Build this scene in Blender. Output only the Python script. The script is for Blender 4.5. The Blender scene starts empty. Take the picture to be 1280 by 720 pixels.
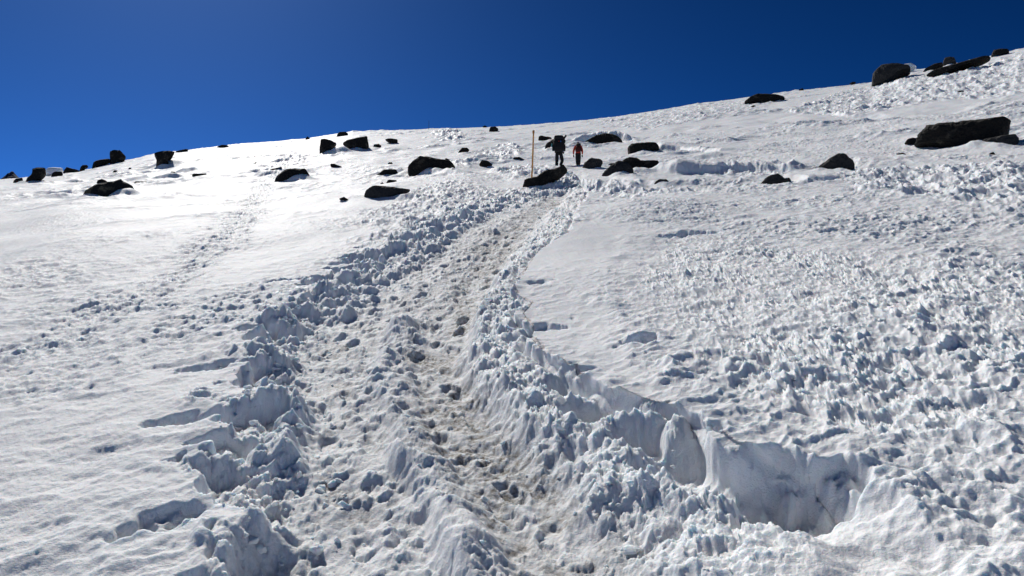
import bpy, bmesh, math, random
import numpy as np
from mathutils import Vector, Matrix

scene = bpy.context.scene
col = scene.collection
R = math.radians

# ------------------------------------------------------------------ camera
F = 960.0                       # focal length in pixels of the 1280 px wide photograph (27 mm)
PITCH = R(6.0)
CAM_H = 1.65
cam_d = bpy.data.cameras.new('camera')
cam_d.sensor_width = 36.0
cam_d.lens = 27.0
cam_d.clip_start = 0.05
cam_d.clip_end = 30000.0
cam = bpy.data.objects.new('camera', cam_d)
cam.location = (0, 0, CAM_H)
cam.rotation_euler = (math.pi/2 + PITCH, 0, 0)
col.objects.link(cam)
scene.camera = cam

# ------------------------------------------------------------------ sky, sun, exposure
SUN_AZ, SUN_EL = R(-26.0), R(42.0)          # azimuth from +Y towards +X
SUN = Vector((math.sin(SUN_AZ)*math.cos(SUN_EL), math.cos(SUN_AZ)*math.cos(SUN_EL), math.sin(SUN_EL)))
world = bpy.data.worlds.new('World')
scene.world = world
world.use_nodes = True
wn = world.node_tree.nodes
wl = world.node_tree.links
bg = wn['Background']
sky = wn.new('ShaderNodeTexSky')
sky.sky_type = 'NISHITA'
sky.sun_disc = False
sky.sun_elevation = SUN_EL
sky.sun_rotation = SUN_AZ
sky.altitude = 3000.0
sky.air_density = 0.65
sky.dust_density = 2.6
sky.ozone_density = 6.5
lim = wn.new('ShaderNodeVectorMath'); lim.operation = 'MINIMUM'; lim.inputs[1].default_value = (8, 8, 9)   # keeps the glow round the sun in check
gam = wn.new('ShaderNodeGamma'); gam.inputs['Gamma'].default_value = 2.1    # thin, dry high-altitude air: deep blue
hsv = wn.new('ShaderNodeHueSaturation'); hsv.inputs['Hue'].default_value = 0.489; hsv.inputs['Saturation'].default_value = 1.03; hsv.inputs['Value'].default_value = 0.138
wl.new(sky.outputs['Color'], lim.inputs[0])
wl.new(lim.outputs['Vector'], gam.inputs['Color'])
wl.new(gam.outputs['Color'], hsv.inputs['Color'])
wl.new(hsv.outputs['Color'], bg.inputs['Color'])
bg.inputs['Strength'].default_value = 0.08

sun_d = bpy.data.lights.new('sun', 'SUN')
sun_d.energy = 4.3
sun_d.angle = R(0.53)
sun_d.color = (1.0, 0.965, 0.91)
sun = bpy.data.objects.new('sun', sun_d)
sun.rotation_euler = SUN.to_track_quat('Z', 'Y').to_euler()
sun.location = SUN*50
col.objects.link(sun)

scene.view_settings.view_transform = 'Standard'
scene.view_settings.look = 'None'
scene.view_settings.gamma = 1.0
scene.view_settings.exposure = 0.06
scene.view_settings.use_curve_mapping = False
scene.cycles.use_denoising = True
scene.cycles.max_bounces = 8
scene.cycles.diffuse_bounces = 5

# ------------------------------------------------------------------ noise toolbox (numpy)
f32 = np.float32
def _hash(ix, iy, seed):
    h = (ix.astype(np.uint32)*np.uint32(374761393) + iy.astype(np.uint32)*np.uint32(668265263)
         + np.uint32((seed*2246822519) & 0xffffffff))
    h ^= h >> np.uint32(13); h *= np.uint32(1274126177); h ^= h >> np.uint32(16)
    h *= np.uint32(2654435769); h ^= h >> np.uint32(15)
    return h
def _h01(ix, iy, seed):
    return (_hash(ix, iy, seed) & np.uint32(0xffffff)).astype(f32) / f32(16777216.0)
def _h3(ix, iy, seed):          # three random numbers out of one hash
    h = _hash(ix, iy, seed)
    return ((h & np.uint32(2047)).astype(f32)/f32(2048), ((h >> np.uint32(11)) & np.uint32(2047)).astype(f32)/f32(2048),
            (h >> np.uint32(22)).astype(f32)/f32(1024))
def perlin(x, y, seed=0):
    x = x.astype(f32); y = y.astype(f32)
    xf = np.floor(x); yf = np.floor(y)
    ix = xf.astype(np.int32); iy = yf.astype(np.int32)
    fx = x-xf; fy = y-yf
    u = fx*fx*fx*(fx*(fx*6-15)+10); v = fy*fy*fy*(fy*(fy*6-15)+10)
    def g(dx, dy):
        a = _h01(ix+dx, iy+dy, seed)*f32(6.2831853)
        return np.cos(a)*(fx-dx) + np.sin(a)*(fy-dy)
    n00, n10, n01, n11 = g(0, 0), g(1, 0), g(0, 1), g(1, 1)
    a = n00+(n10-n00)*u; b = n01+(n11-n01)*u
    return (a+(b-a)*v)*f32(1.5)
def fbm(x, y, seed, octv=4, gain=0.5, lac=2.03):
    s = 0; a = 1.0
    for k in range(octv):
        s = s+perlin(x, y, seed+k*17)*a
        x = x*lac+3.1; y = y*lac+1.7; a *= gain
    return s
def ridged(x, y, seed, octv=4, gain=0.5):
    s = 0; a = 1.0
    for k in range(octv):
        s = s+(1-np.abs(perlin(x, y, seed+k*17))*1.6)*a
        x = x*2.1+3.1; y = y*2.1+1.7; a *= gain
    return s
def cups(x, y, cell, ang, stretch, seed, warp=0.35, ridge=0.0):
    """sun cups: bowls between sharp crests, 0 in the bowl, about 1 on the crest"""
    c, s = math.cos(ang), math.sin(ang)
    u = (x*c+y*s)/(cell*stretch); v = (-x*s+y*c)/cell
    wu = perlin(u*0.9, v*0.9, seed+5)*warp + perlin(u*2.6, v*2.6, seed+6)*warp*0.35
    wv = perlin(u*0.9+9, v*0.9+4, seed+7)*warp + perlin(u*2.6+2, v*2.6+8, seed+8)*warp*0.35
    u = u+wu; v = v+wv
    iu = np.floor(u).astype(np.int32); iv = np.floor(v).astype(np.int32)
    f1 = np.full(u.shape, 9.0, f32); f2 = np.full(u.shape, 9.0, f32)
    for a in (-1, 0, 1):
        for b in (-1, 0, 1):
            cu = iu+a; cv = iv+b
            r0, r1, r2 = _h3(cu, cv, seed)
            du = (cu-u).astype(f32)+r0
            dv = (cv-v).astype(f32)+r1
            d2 = du*du+dv*dv+f32(0.12)*r2
            if ridge: f2 = np.minimum(f2, np.maximum(f1, d2))
            f1 = np.minimum(f1, d2)
    c = np.minimum(f1/0.55, 1.3)
    if ridge: c = c*(1-ridge)+ridge*(f1/(f2+1e-6))**1.15      # linked hollows between thin ridges of even height
    return c
def clods(x, y, cell, seed, density=0.8, pw=3.0):
    """broken blocks of snow: bulging lumps of uneven size, height in units of the cell"""
    u = x/cell; v = y/cell
    u = u+perlin(u*1.7, v*1.7, seed+5)*0.22+perlin(u*4.3, v*4.3, seed+3)*0.09
    v = v+perlin(u*1.7+7, v*1.7+2, seed+6)*0.22+perlin(u*4.3+3, v*4.3, seed+4)*0.09
    iu = np.floor(u).astype(np.int32); iv = np.floor(v).astype(np.int32)
    h = np.zeros(u.shape, f32)
    for a in (-1, 0, 1):
        for b in (-1, 0, 1):
            cu = iu+a; cv = iv+b
            r0, r1, r2 = _h3(cu, cv, seed)
            r3, r4, r5 = _h3(cu, cv, seed+1)
            r6, r7, r8 = _h3(cu, cv, seed+2)
            on = r2 < density
            du = (cu-u).astype(f32)+r0
            dv = (cv-v).astype(f32)+r1
            ct, st = np.cos(r3*f32(6.283)), np.sin(r3*f32(6.283))
            p = du*ct+dv*st; q = -du*st+dv*ct
            rho = 0.3+0.5*r4
            n = (np.abs(p)**pw+np.abs(q*(1+0.6*r5))**pw)**(1/pw)/rho
            tilt = (p*(r6-.5)+q*(r7-.5))*2.6
            flat = sstep(1.0, 0.72, n)*(0.62*rho+tilt)
            dome = np.sqrt(np.clip(1-n**2.2, 0, 1))*rho
            k = r8*0.65
            d = np.maximum(flat*k+dome*(1-k), 0)
            h = np.maximum(h, np.where(on, d, 0).astype(f32))
    return h
def sstep(a, b, x):
    t = np.clip((x-a)/(b-a), 0, 1)
    return t*t*(3-2*t)

# ------------------------------------------------------------------ the mountainside
CP, SP = math.cos(PITCH), math.sin(PITCH)
def ray(px, py):
    X = px-640.0; Y = 360.0-py
    return np.array([X, F*CP-Y*SP, F*SP+Y*CP])
def row_of(x, y, z):            # pixel position of a world point (used for measuring only)
    d = y*CP+(z-CAM_H)*SP; u = -y*SP+(z-CAM_H)*CP
    return 640+F*x/d, 360-F*u/d
# skyline of the ridge as (azimuth, tangent of its elevation)
SKY_PX = [(-60, 229), (8, 224), (60, 219), (100, 214), (150, 203), (200, 191), (260, 185), (300, 180.5), (380, 173.5), (440, 164.5),
          (540, 161), (640, 157.5), (750, 148.5), (870, 130), (940, 121), (1000, 113), (1090, 103), (1140, 88),
          (1200, 79), (1272, 62), (1340, 48)]
_a, _t = [], []
for p in SKY_PX:
    d = ray(*p); _a.append(math.atan2(d[0], d[1])); _t.append(d[2]/math.hypot(d[0], d[1]))
_a = np.array(_a); _t = np.array(_t)
# near slope: a plane whose vanishing line runs through these two pixels
d1, d2 = ray(0, 211), ray(1280, 137)
PA, PB = np.linalg.solve(np.array([[d1[0], d1[1]], [d2[0], d2[1]]]), np.array([d1[2], d2[2]]))
RS = 115.0
def zbase(x, y):
    x = np.asarray(x, np.float64); y = np.asarray(y, np.float64)
    r = np.hypot(x, y)+1e-6; th = np.arctan2(x, y)
    mn = PA*x/r+PB*y/r
    ts = np.interp(th, _a, _t)
    k = sstep(R(38), R(75), np.abs(th))
    ts = ts*(1-k)+(mn-CAM_H/RS)*k
    mf = ts+CAM_H/np.minimum(r, RS)*1.0
    # near plane -> ridge profile
    w = sstep(14, RS, r)
    m = mn*(1-w)+(ts+CAM_H/RS)*w
    z = r*m
    far = np.maximum(r-RS, 0)
    z = np.where(r > RS, CAM_H+r*(ts-0.3*np.minimum(far/200, 2.2)**2), z)
    zb = PA*x+PB*y
    back = sstep(R(75), R(110), np.abs(th))
    z = z*(1-back)+np.maximum(zb, -60-0.05*r)*back
    return z
def undul(x, y):
    r = np.hypot(x, y)
    k = sstep(8, 20, r)*(1-sstep(60, 105, r))
    k2 = sstep(3, 8, r)*(1-sstep(60, 105, r))
    x = np.asarray(x, f32); y = np.asarray(y, f32)
    return k*(0.22*perlin(x/6.0, y/9.0, 11)+0.12*perlin(x/2.6, y/4.2, 12)) + k2*0.05*perlin(x/1.7, y/2.4, 13)
def zmacro(x, y):
    return zbase(x, y)+undul(x, y)
_rs = np.exp(np.linspace(math.log(1.2), math.log(118), 6000))
def G(px, py, rmax=113.0):
    """first point of the slope met by the ray through a pixel of the photograph -> (x, y)"""
    d = ray(px, py); th = math.atan2(d[0], d[1]); t = d[2]/math.hypot(d[0], d[1])
    x = np.sin(th)*_rs; y = np.cos(th)*_rs
    e = (zmacro(x, y)-CAM_H)/_rs - t
    i = np.nonzero(e >= 0)[0]
    i = i[0] if len(i) else int(np.argmax(np.where(_rs < rmax, e, -9)))
    return float(x[i]), float(y[i])
def GL(pts):
    return np.array([G(*p) for p in pts])

def polyline_dist(x, y, P):
    """unsigned distance, side (positive to the left of travel), arc position, vector to the nearest point"""
    best = np.full(x.shape, 1e9, f32); side = np.zeros(x.shape, f32); arc = np.zeros(x.shape, f32)
    vx = np.zeros(x.shape, f32); vy = np.zeros(x.shape, f32)
    s0 = 0.0
    for (ax, ay), (bx, by) in zip(P[:-1], P[1:]):
        ex, ey = bx-ax, by-ay; L = math.hypot(ex, ey)+1e-9
        t = np.clip(((x-ax)*ex+(y-ay)*ey)/(L*L), 0, 1)
        dx = x-(ax+ex*t); dy = y-(ay+ey*t)
        d = np.hypot(dx, dy)
        m = d < best
        best = np.where(m, d, best); vx = np.where(m, -dx, vx); vy = np.where(m, -dy, vy)
        side = np.where(m, np.sign(ex*dy-ey*dx), side)
        arc = np.where(m, s0+t*L, arc)
        s0 += L
    return best, side, arc, vx, vy
def poly_sd(x, y, P):
    """signed distance to a closed polygon, positive inside"""
    Pc = np.vstack([P, P[:1]])
    d = polyline_dist(x, y, Pc)[0]
    ins = np.zeros(x.shape, bool)
    for (ax, ay), (bx, by) in zip(Pc[:-1], Pc[1:]):
        c = ((ay > y) != (by > y)) & (x < (bx-ax)*(y-ay)/((by-ay) if by != ay else 1e-9)+ax)
        ins ^= c
    return np.where(ins, d, -d)

# features of the snow, found on the slope
EDGE_L = GL([(150, 790), (205, 700), (250, 640), (262, 590), (258, 545), (268, 505), (285, 470), (305, 430), (325, 405), (350, 380),
             (400, 347), (450, 322), (505, 294), (560, 268), (610, 252), (650, 243), (690, 231), (706, 222)])
EDGE_R = GL([(1080, 790), (1075, 700), (1085, 640), (1062, 612), (1020, 585), (975, 572), (925, 566), (890, 547), (876, 528),
             (835, 508), (790, 497), (755, 486), (730, 468), (712, 458), (690, 450), (668, 430), (668, 410), (652, 395), (664, 380),
             (640, 362), (655, 340), (668, 320), (688, 302), (712, 290), (722, 262), (736, 240), (728, 228), (722, 222)])
RIDGE = GL([(560, 716), (545, 650), (525, 600), (490, 560), (470, 530), (478, 500), (465, 470), (452, 440), (470, 420), (485, 385), (500, 370),
            (530, 378), (545, 410), (540, 440), (548, 480), (560, 500), (600, 530), (620, 560), (650, 600), (690, 650), (710, 716)])
LANE_R = GL([(735, 716), (690, 640), (640, 575), (600, 520), (560, 470), (545, 430), (560, 385), (590, 350), (610, 320), (630, 290), (665, 262), (700, 240)])
LANE_L = GL([(370, 716), (420, 600), (440, 520), (420, 470), (400, 430), (450, 390), (500, 355), (540, 320), (590, 280), (640, 258)])
SUNCUP = GL([(1400, 700), (1110, 690), (1075, 600), (930, 540), (860, 490), (800, 450), (775, 410), (755, 375), (765, 340), (790, 310),
             (820, 290), (900, 285), (1000, 300), (1100, 310), (1300, 330), (1420, 340)])
SHELF = GL([(640, 330), (690, 290), (740, 270), (800, 280), (770, 310), (755, 370), (775, 420), (800, 460), (860, 500), (890, 545), (730, 475), (640, 400)])
TRACKS = [GL([(-60, 470), (60, 430), (150, 390), (230, 340), (275, 300), (310, 265), (330, 235), (345, 205), (375, 180)]),
          GL([(-40, 505), (60, 478), (150, 445), (250, 405), (350, 360)])]
FARCUPS = [([(470, 262), (500, 238), (560, 226), (640, 236), (690, 238), (640, 255), (560, 275), (500, 300), (420, 315)], 0.28, 0.10),
           ([(1040, 238), (1080, 214), (1180, 206), (1330, 210), (1330, 300), (1200, 258)], 0.32, 0.14),
           ([(700, 240), (730, 228), (850, 235), (900, 240), (780, 250)], 0.4, 0.16),
           ([(548, 175), (540, 165), (560, 160), (580, 164), (590, 172), (570, 178)], 0.9, 0.35),
           ([(600, 186), (640, 178), (655, 184), (650, 200), (620, 206), (590, 192)], 0.7, 0.22),
           ([(560, 205), (610, 196), (600, 200), (560, 216)], 0.6, 0.2),
           ([(610, 216), (660, 206), (700, 214), (650, 226)], 0.5, 0.2),
           ([(980, 140), (1060, 112), (1160, 95), (1290, 66), (1290, 118), (1180, 125), (1060, 148)], 0.9, 0.30),
           ([(330, 208), (365, 195), (390, 190), (385, 205), (350, 212)], 0.6, 0.16),
           ([(880, 218), (980, 205), (990, 218), (920, 226)], 0.5, 0.18),
           ([(730, 150), (900, 128), (990, 118), (960, 135), (800, 165)], 0.8, 0.16)]
# steps where the snow breaks off towards the valley: top edge in the photograph, height in px at the ends / middle, run-out
BANKS = [([(714, 177.5), (722, 177.5), (734, 177.5), (745, 177.5), (756, 177.5), (768, 177.5), (780, 177.5), (790, 177.5), (800, 177.5)], [0, 4, 10, 14, 15, 14, 10, 4, 0], 1.2),
         ([(798, 214), (812, 215), (828, 216), (846, 217), (870, 218), (910, 218), (950, 217), (990, 215), (1030, 215)], [0, 3, 9, 13, 12, 10, 7, 4, 0], 3.0),
         ([(818, 188), (828, 188), (850, 189), (900, 190), (950, 190), (980, 189)], [0, 7, 5, 3, 1, 0], 3.0),
         ([(978, 229), (990, 229), (1010, 230), (1030, 228), (1050, 226), (1062, 225)], [0, 5, 9, 7, 3, 0], 2.0),
         ([(760, 231), (775, 231), (800, 233), (830, 233), (870, 233), (930, 231), (950, 230)], [0, 5, 8, 5, 5, 2, 0], 2.0),
         ([(495, 222), (510, 222), (530, 220), (570, 219), (600, 220)], [0, 3, 6, 4, 0], 2.0),
         ([(1060, 211), (1072, 211), (1100, 212), (1140, 211)], [0, 4, 4, 0], 2.0),
         ([(660, 215), (680, 214), (705, 213), (720, 213)], [0, 4, 4, 0], 2.0),
         ([(720, 240), (735, 239), (760, 238), (790, 238), (810, 239)], [0, 9, 10, 7, 0], 2.5),
         ([(1010, 142), (1030, 143), (1060, 146), (1100, 145), (1120, 144)], [0, 2, 3, 2, 0], 2.0),
         ([(50, 243), (65, 243), (90, 244), (105, 242), (120, 240)], [0, 3, 5, 3, 0], 2.0)]
SUNH = np.array([math.sin(SUN_AZ), math.cos(SUN_AZ)])

NEAR_R = G(1110, 720)
ALCOVES = [G(712, 470), G(745, 498), G(800, 530), G(850, 556), G(905, 585), G(965, 608), G(1020, 622)]
def detail(x, y):
    """height, horizontal shift and dirt of the broken snow surface"""
    x = x.astype(f32); y = y.astype(f32)
    r = np.hypot(x, y); th = np.arctan2(x, y)
    n = x.shape
    h = np.zeros(n, f32); sx = np.zeros(n, f32); sy = np.zeros(n, f32); dirt = np.zeros(n, f32); ice = np.zeros(n, f32)
    front = (np.abs(th) < R(50)) & (r > 0.8)
    # --- open snow: shallow scallops, stronger near, plus wind ripples
    i = np.nonzero(front & (r < 60))[0]
    X, Y, Rr = x[i], y[i], r[i]
    left = 1-sstep(-0.15, 0.6, X/np.maximum(Y, .1)*1.0+0.25)
    calm = sstep(-0.3, 0.5, perlin(X/2.3, Y/3.1, 31))
    c1 = cups(X, Y, 0.20, R(30), 1.3, 40, 0.7)
    c2 = cups(X, Y, 0.085, R(40), 1.4, 43, 0.6)
    a1 = 0.007+0.026*calm
    a1 = a1*(1-0.75*sstep(12, 20, Rr)*left)
    c4 = cups(X, Y, 0.46, R(20), 1.4, 45, 0.7)
    a1 = a1*1.35
    hh = a1*c1+0.022*c4*(1-sstep(9, 16, Rr)*left)+0.012*c2*(0.3+0.7*calm)+0.012*fbm(X/0.7, Y/1.1, 50, 3)
    hh += 0.0035*fbm(X/0.035, Y/0.035, 55, 2)*(1-sstep(5, 10, Rr))
    c3 = cups(X, Y, 0.62, R(75), 2.0, 47, 0.6)
    hh += sstep(9, 22, Rr)*0.06*c3*sstep(-0.1, 0.5, perlin(X/5.0, Y/3.5, 33))
    shelf = sstep(-0.1, 0.25, poly_sd(X+perlin(X/.5, Y/.5, 38)*.15, Y+perlin(X/.5, Y/.5, 39)*.15, SHELF))
    h[i] += hh*(1-0.72*shelf)
    # --- distant slope: streaky ripples
    i = np.nonzero(front & (r >= 25) & (r < 125))[0]
    X, Y, Rr = x[i], y[i], r[i]
    k = sstep(25, 40, Rr)
    m = sstep(0.0, 0.55, perlin(X/9, Y/6, 60)+0.5*perlin(X/3, Y/2.2, 61))
    h[i] += k*(0.10*fbm(X/2.2, Y/1.6, 62, 4)*(0.35+m)+0.16*m*cups(X, Y, 0.9, R(20), 1.5, 64)*(1-0.5*sstep(90, 115, Rr)))
    # --- distant sun cup fields and the far part of the trail
    for k, (px, cell, amp) in enumerate(FARCUPS):
        P = GL(px)
        lo, hi = P.min(0)-2, P.max(0)+2
        i = np.nonzero((x > lo[0]) & (x < hi[0]) & (y > lo[1]) & (y < hi[1]))[0]
        if not len(i): continue
        X, Y = x[i], y[i]
        sd = poly_sd(X+perlin(X/1.5, Y/1.5, 70+k)*0.7, Y+perlin(X/1.5+5, Y/1.5, 71+k)*0.9, P)
        m = sstep(-0.3, 0.7, sd/max(1.0, cell*1.5))
        c = cups(X, Y, cell, R(100), 1.5, 72+k*3)+0.4*cups(X, Y, cell*.45, R(100), 1.4, 73+k*3)
        h[i] += m*amp*(c-0.6)
        sx[i] += m*SUNH[0]*0.3*amp*c; sy[i] += m*SUNH[1]*0.3*amp*c
    # --- broken banks
    for k, (px, hp, run) in enumerate(BANKS):
        P = GL(px)
        rr = np.hypot(P[:, 0], P[:, 1]); ta = np.arctan2(P[:, 0], P[:, 1])
        hm = np.array(hp)*rr/F
        i = np.nonzero((th > ta[0]) & (th < ta[-1]) & (r > rr.min()-4) & (r < rr.max()+14))[0]
        if not len(i): continue
        X, Y, T = x[i], y[i], th[i]
        tt = T+perlin(X/1.3, Y/1.3, 89+k)*0.004
        u = np.interp(tt, ta, np.arange(len(ta)))
        f = np.floor(u); w = sstep(0, 1, u-f); f = f.astype(int); f2 = np.minimum(f+1, len(ta)-1)
        Hh = hm[f]*(1-w)+hm[f2]*w
        Hh = Hh*(1+0.16*perlin(X/1.6, Y/1.6, 88+k)+0.05*perlin(X/.3, Y/.3, 87+k))
        b = r[i]-np.interp(T, ta, rr)+perlin(X/0.9, Y/0.9, 90+k)*0.25+perlin(X/.3, Y/.3, 94+k)*0.07
        up = Hh*sstep(-0.30, 0.70, b)**0.8*np.exp(-np.maximum(b-0.6, 0)/run)
        fr = np.maximum(-b, 0)
        scoop = -0.22*Hh*np.exp(-(fr/0.9)**2)*(b < 0)*(1-np.exp(-fr/0.3))
        h[i] += up+scoop
        g = np.exp(-((b-0.3)/0.22)**2)*Hh
        sy[i] += -0.30*g
    # --- drifts piled against the rocks
    for (px, py, wpx, hpx) in MOUNDS:
        gx0, gy0 = G(px, py)
        rr = math.hypot(gx0, gy0); hw = wpx*rr/F*0.5; hh = hpx*rr/F
        q = np.nonzero((np.abs(x-gx0) < 4*hw) & (np.abs(y-gy0) < 8*hw))[0]
        wob = 1+0.25*perlin(x[q]/(hw*1.2), y[q]/(hw*1.2), 96)
        e = ((x[q]-gx0)/hw)**2+((y[q]-gy0)/(hw*1.1))**2
        h[q] += hh*np.exp(-(e*wob)**1.5*0.7)
    # --- side tracks: rows of old footprints
    for k, P in enumerate(TRACKS):
        i = np.nonzero(front & (r < 60) & (x < 2))[0]
        X, Y = x[i], y[i]
        d, sd, arc, _, _ = polyline_dist(X+perlin(X/1.1, Y/1.1, 100+k)*0.25, Y, P)
        m = 1-sstep(0.15, 0.75, d+perlin(X/.5, Y/.5, 101)*.2)
        c = 0.7*cups(X, Y, 0.15, R(75), 1.35, 103+k*5, 0.6)+0.35*cups(X, Y, 0.07, R(75), 1.3, 104+k*5, 0.6)
        h[i] += m*(-0.06+0.072*c)*(1.0 if k == 0 else 0.7)*(0.75+0.3*perlin(X/.7, Y/.7, 107+k))
    # --- sun cup field right of the trail: sharp blades leaning towards the sun
    i = np.nonzero((r > 1.0) & (r < 34) & (x > -2) & front)[0]
    X, Y, Rr = x[i], y[i], r[i]
    sd = poly_sd(X+perlin(X/.5, Y/.5, 120)*0.22, Y+perlin(X/.5+3, Y/.5, 121)*0.22, SUNCUP)
    m = sstep(-0.05, 0.8, sd)
    up_fade = 1-0.9*sstep(8.5, 17, Rr)
    patch = 0.5+0.5*sstep(-0.4, 0.35, perlin(X/.8, Y/1.1, 122)+.4*perlin(X/.3, Y/.4, 119))
    ang = R(64)
    cA = cups(X, Y, 0.125, R(96), 1.7, 130, 0.7, 0.7)
    cB = cups(X, Y, 0.055, R(96), 1.6, 134, 0.6, 0.6)
    cC = cups(X, Y, 0.36, R(100), 1.6, 127, 0.6)
    jag = ridged(X/.09, Y/.09, 139, 3)
    a = m*(0.12+0.88*up_fade)*patch
    jag2 = ridged(X/.035, Y/.035, 141, 2)
    hc = a*(0.056*cA*(0.6+0.4*cC)+0.018*cB*(0.35+cA)+0.030*cC+0.008*(jag-1.0)*np.clip(cA, 0, 1)+0.004*jag2-0.07)
    h[i] += hc
    lean = np.clip(hc+0.06*a, 0, 1)*0.65
    sx[i] += lean*SUNH[0]; sy[i] += lean*SUNH[1]
    # --- the trail
    i = np.nonzero((r > 1.0) & (r < 42) & (np.abs(th) < R(45)))[0]
    X, Y, Rr = x[i], y[i], r[i]
    wl = (perlin(X/.55, Y/.55, 150)*0.24+perlin(X/.20, Y/.20, 151)*0.11+perlin(X/.07, Y/.07, 152)*0.055+perlin(X/.03, Y/.03, 149)*0.02)*(1+sstep(6, 14, Rr)*0.8)
    wr = perlin(X/.45, Y/.45, 153)*0.09+perlin(X/.16, Y/.16, 154)*0.025+perlin(X/.05, Y/.05, 155)*0.006
    dl, sl, al, lx, ly = polyline_dist(X, Y, EDGE_L)
    dr, sr, ar, rx, ry = polyline_dist(X, Y, EDGE_R)
    u = -dl*sl+wl*1.3                     # inside the trail: right of the left edge
    v = dr*sr+wr*1.0                      # inside: left of the right edge
    dep = 0.225*(1-0.35*sstep(9, 22, Rr))*(1-sstep(30, 40, Rr)*0.5)
    endk = 1-sstep(34, 41, Rr)
    tu = np.clip(u/0.17, 0, 1); inU = 1-(1-tu)**1.8; soft = np.exp(-(((X-NEAR_R[0])/0.75)**2+((Y-NEAR_R[1])/0.6)**2))
    tv = np.clip((v+0.01+0.3*soft)/(0.13+0.85*soft), 0, 1)
    inV = 1-(1-tv)**2.4
    ins = inU*inV*endk
    W = np.maximum(u+v, 0.3)
    fl = -dep*(1.0+0.12*perlin(X/.8, Y/1.2, 157))
    # trodden floor
    rough = 0.022*fbm(X/.30, Y/.36, 160, 5, 0.55)+0.028*(cups(X, Y, 0.24, R(80), 1.25, 164)-.5)+0.016*cups(X, Y, .075, R(70), 1.5, 165)*(.4+sstep(-.3,.4,perlin(X/.4,Y/.5,168)))+0.005*ridged(X/.03, Y/.03, 169, 2)
    fl = fl+rough
    # left band of thrown-up clods
    dR = polyline_dist(X, Y, LANE_R)[0]; dLn = polyline_dist(X, Y, LANE_L)[0]
    laneR = 1-sstep(0.13, 0.34+0.12*sstep(6, 12, Rr), dR+perlin(X/.35, Y/.35, 145)*.09)
    laneL = 1-sstep(0.10, 0.36, dLn+perlin(X/.35, Y/.35, 144)*.08)
    lane = np.maximum(laneR, laneL*0.8)
    fl = -dep*(1.0+0.10*perlin(X/.8, Y/1.2, 157))+rough*(1-0.45*lane)-0.03*laneR
    bl = (1-0.92*laneL)*(1-laneR)*(1-sstep(0.35, 0.85, u/(1+0.6*sstep(6, 14, Rr))+perlin(X/.6, Y/.6, 166)*0.3))
    K1 = clods(X, Y, 0.31, 170, 0.5); K2 = clods(X, Y, 0.125, 174, 0.6); K3 = clods(X, Y, 0.05, 178, 0.8)
    cl = np.maximum(np.maximum(0.31*0.85*K1, 0.125*1.1*K2+0.02), 0.05*1.1*K3+0.015)+0.018*K3*(.3+K1)+0.012*ridged(X/.07, Y/.07, 180, 3)+0.004*ridged(X/.025, Y/.025, 181, 2)
    fill = sstep(-0.15, 0.4, perlin(X/.6, Y/.6, 146))*(1-sstep(0.05, 0.5, u))*0.18
    fl = fl+bl*(cl*0.70+0.03+fill)
    # middle ridge with a sheer left side
    sdR = poly_sd(X+perlin(X/.4, Y/.4, 182)*0.09+perlin(X/.09, Y/.09, 147)*0.012, Y+perlin(X/.4+4, Y/.4, 183)*0.10, RIDGE)
    dL = polyline_dist(X, Y, RIDGE[:11])[0]
    rid = sstep(0.0, 0.13, sdR)*(0.135*(1-0.85*sstep(0.10, 0.70, dL)))*np.clip(0.62+0.85*perlin(X/.55, Y/.55, 184)+.2*perlin(X/.16, Y/.16, 148), 0.12, 1.25)
    rid = rid*(1-0.8*sstep(0.3, 0.1, dR))
    onr = sstep(0.0, 0.08, sdR)
    fl = fl+rid+onr*0.016*ridged(X/.16, Y/.2, 138, 3)*(.5+.5*perlin(X/.3, Y/.3, 137))
    # debris slope on the right, with hollows left at the foot of the wall
    alc = np.zeros(X.shape, f32)
    for (qx, qy), wq in zip(ALCOVES, (.2, .26, .18, .30, .26, .28, .26)):
        alc = np.maximum(alc, np.exp(-((X-qx)**2+(Y-qy)**2)/(wq*wq)))
    alc = sstep(0.25, 0.75, alc+perlin(X/.2, Y/.2, 188)*.15)
    rise = sstep(0.22, 0.46, v)*alc+sstep(-0.02, 0.12, v)*(1-alc)
    rb0 = (1-sstep(0.45, 0.95, v+perlin(X/.5, Y/.5, 186)*0.18))*(1-0.95*laneR)
    rb = rise*rb0*(1-0.35*sstep(9, 16, Rr))
    J = cups(X, Y, 0.13, R(118), 1.4, 190, 0.6); J2 = cups(X, Y, 0.05, R(118), 1.3, 193, 0.6)
    Kd = clods(X, Y, 0.13, 197, 0.7); Ke = clods(X, Y, 0.055, 195, 0.7)
    deb = 0.07+0.11*(1-sstep(0.0, 0.8, v))+0.022*J+0.020*J2*(.4+J)+0.055*Kd+0.035*Ke+0.014*ridged(X/.10, Y/.09, 185, 3)+0.03*fbm(X/.35, Y/.35, 196, 4, .55)+0.008*ridged(X/.04, Y/.04, 187, 2)
    fl = fl+rb*deb*0.85
    fl = fl-0.015*alc*(1-sstep(0.1, .4, v))
    dlean = rb*ins*np.clip(deb-0.1, 0, .3)*0.35
    # boot prints trodden into both lanes
    rg = random.Random(21)
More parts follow.
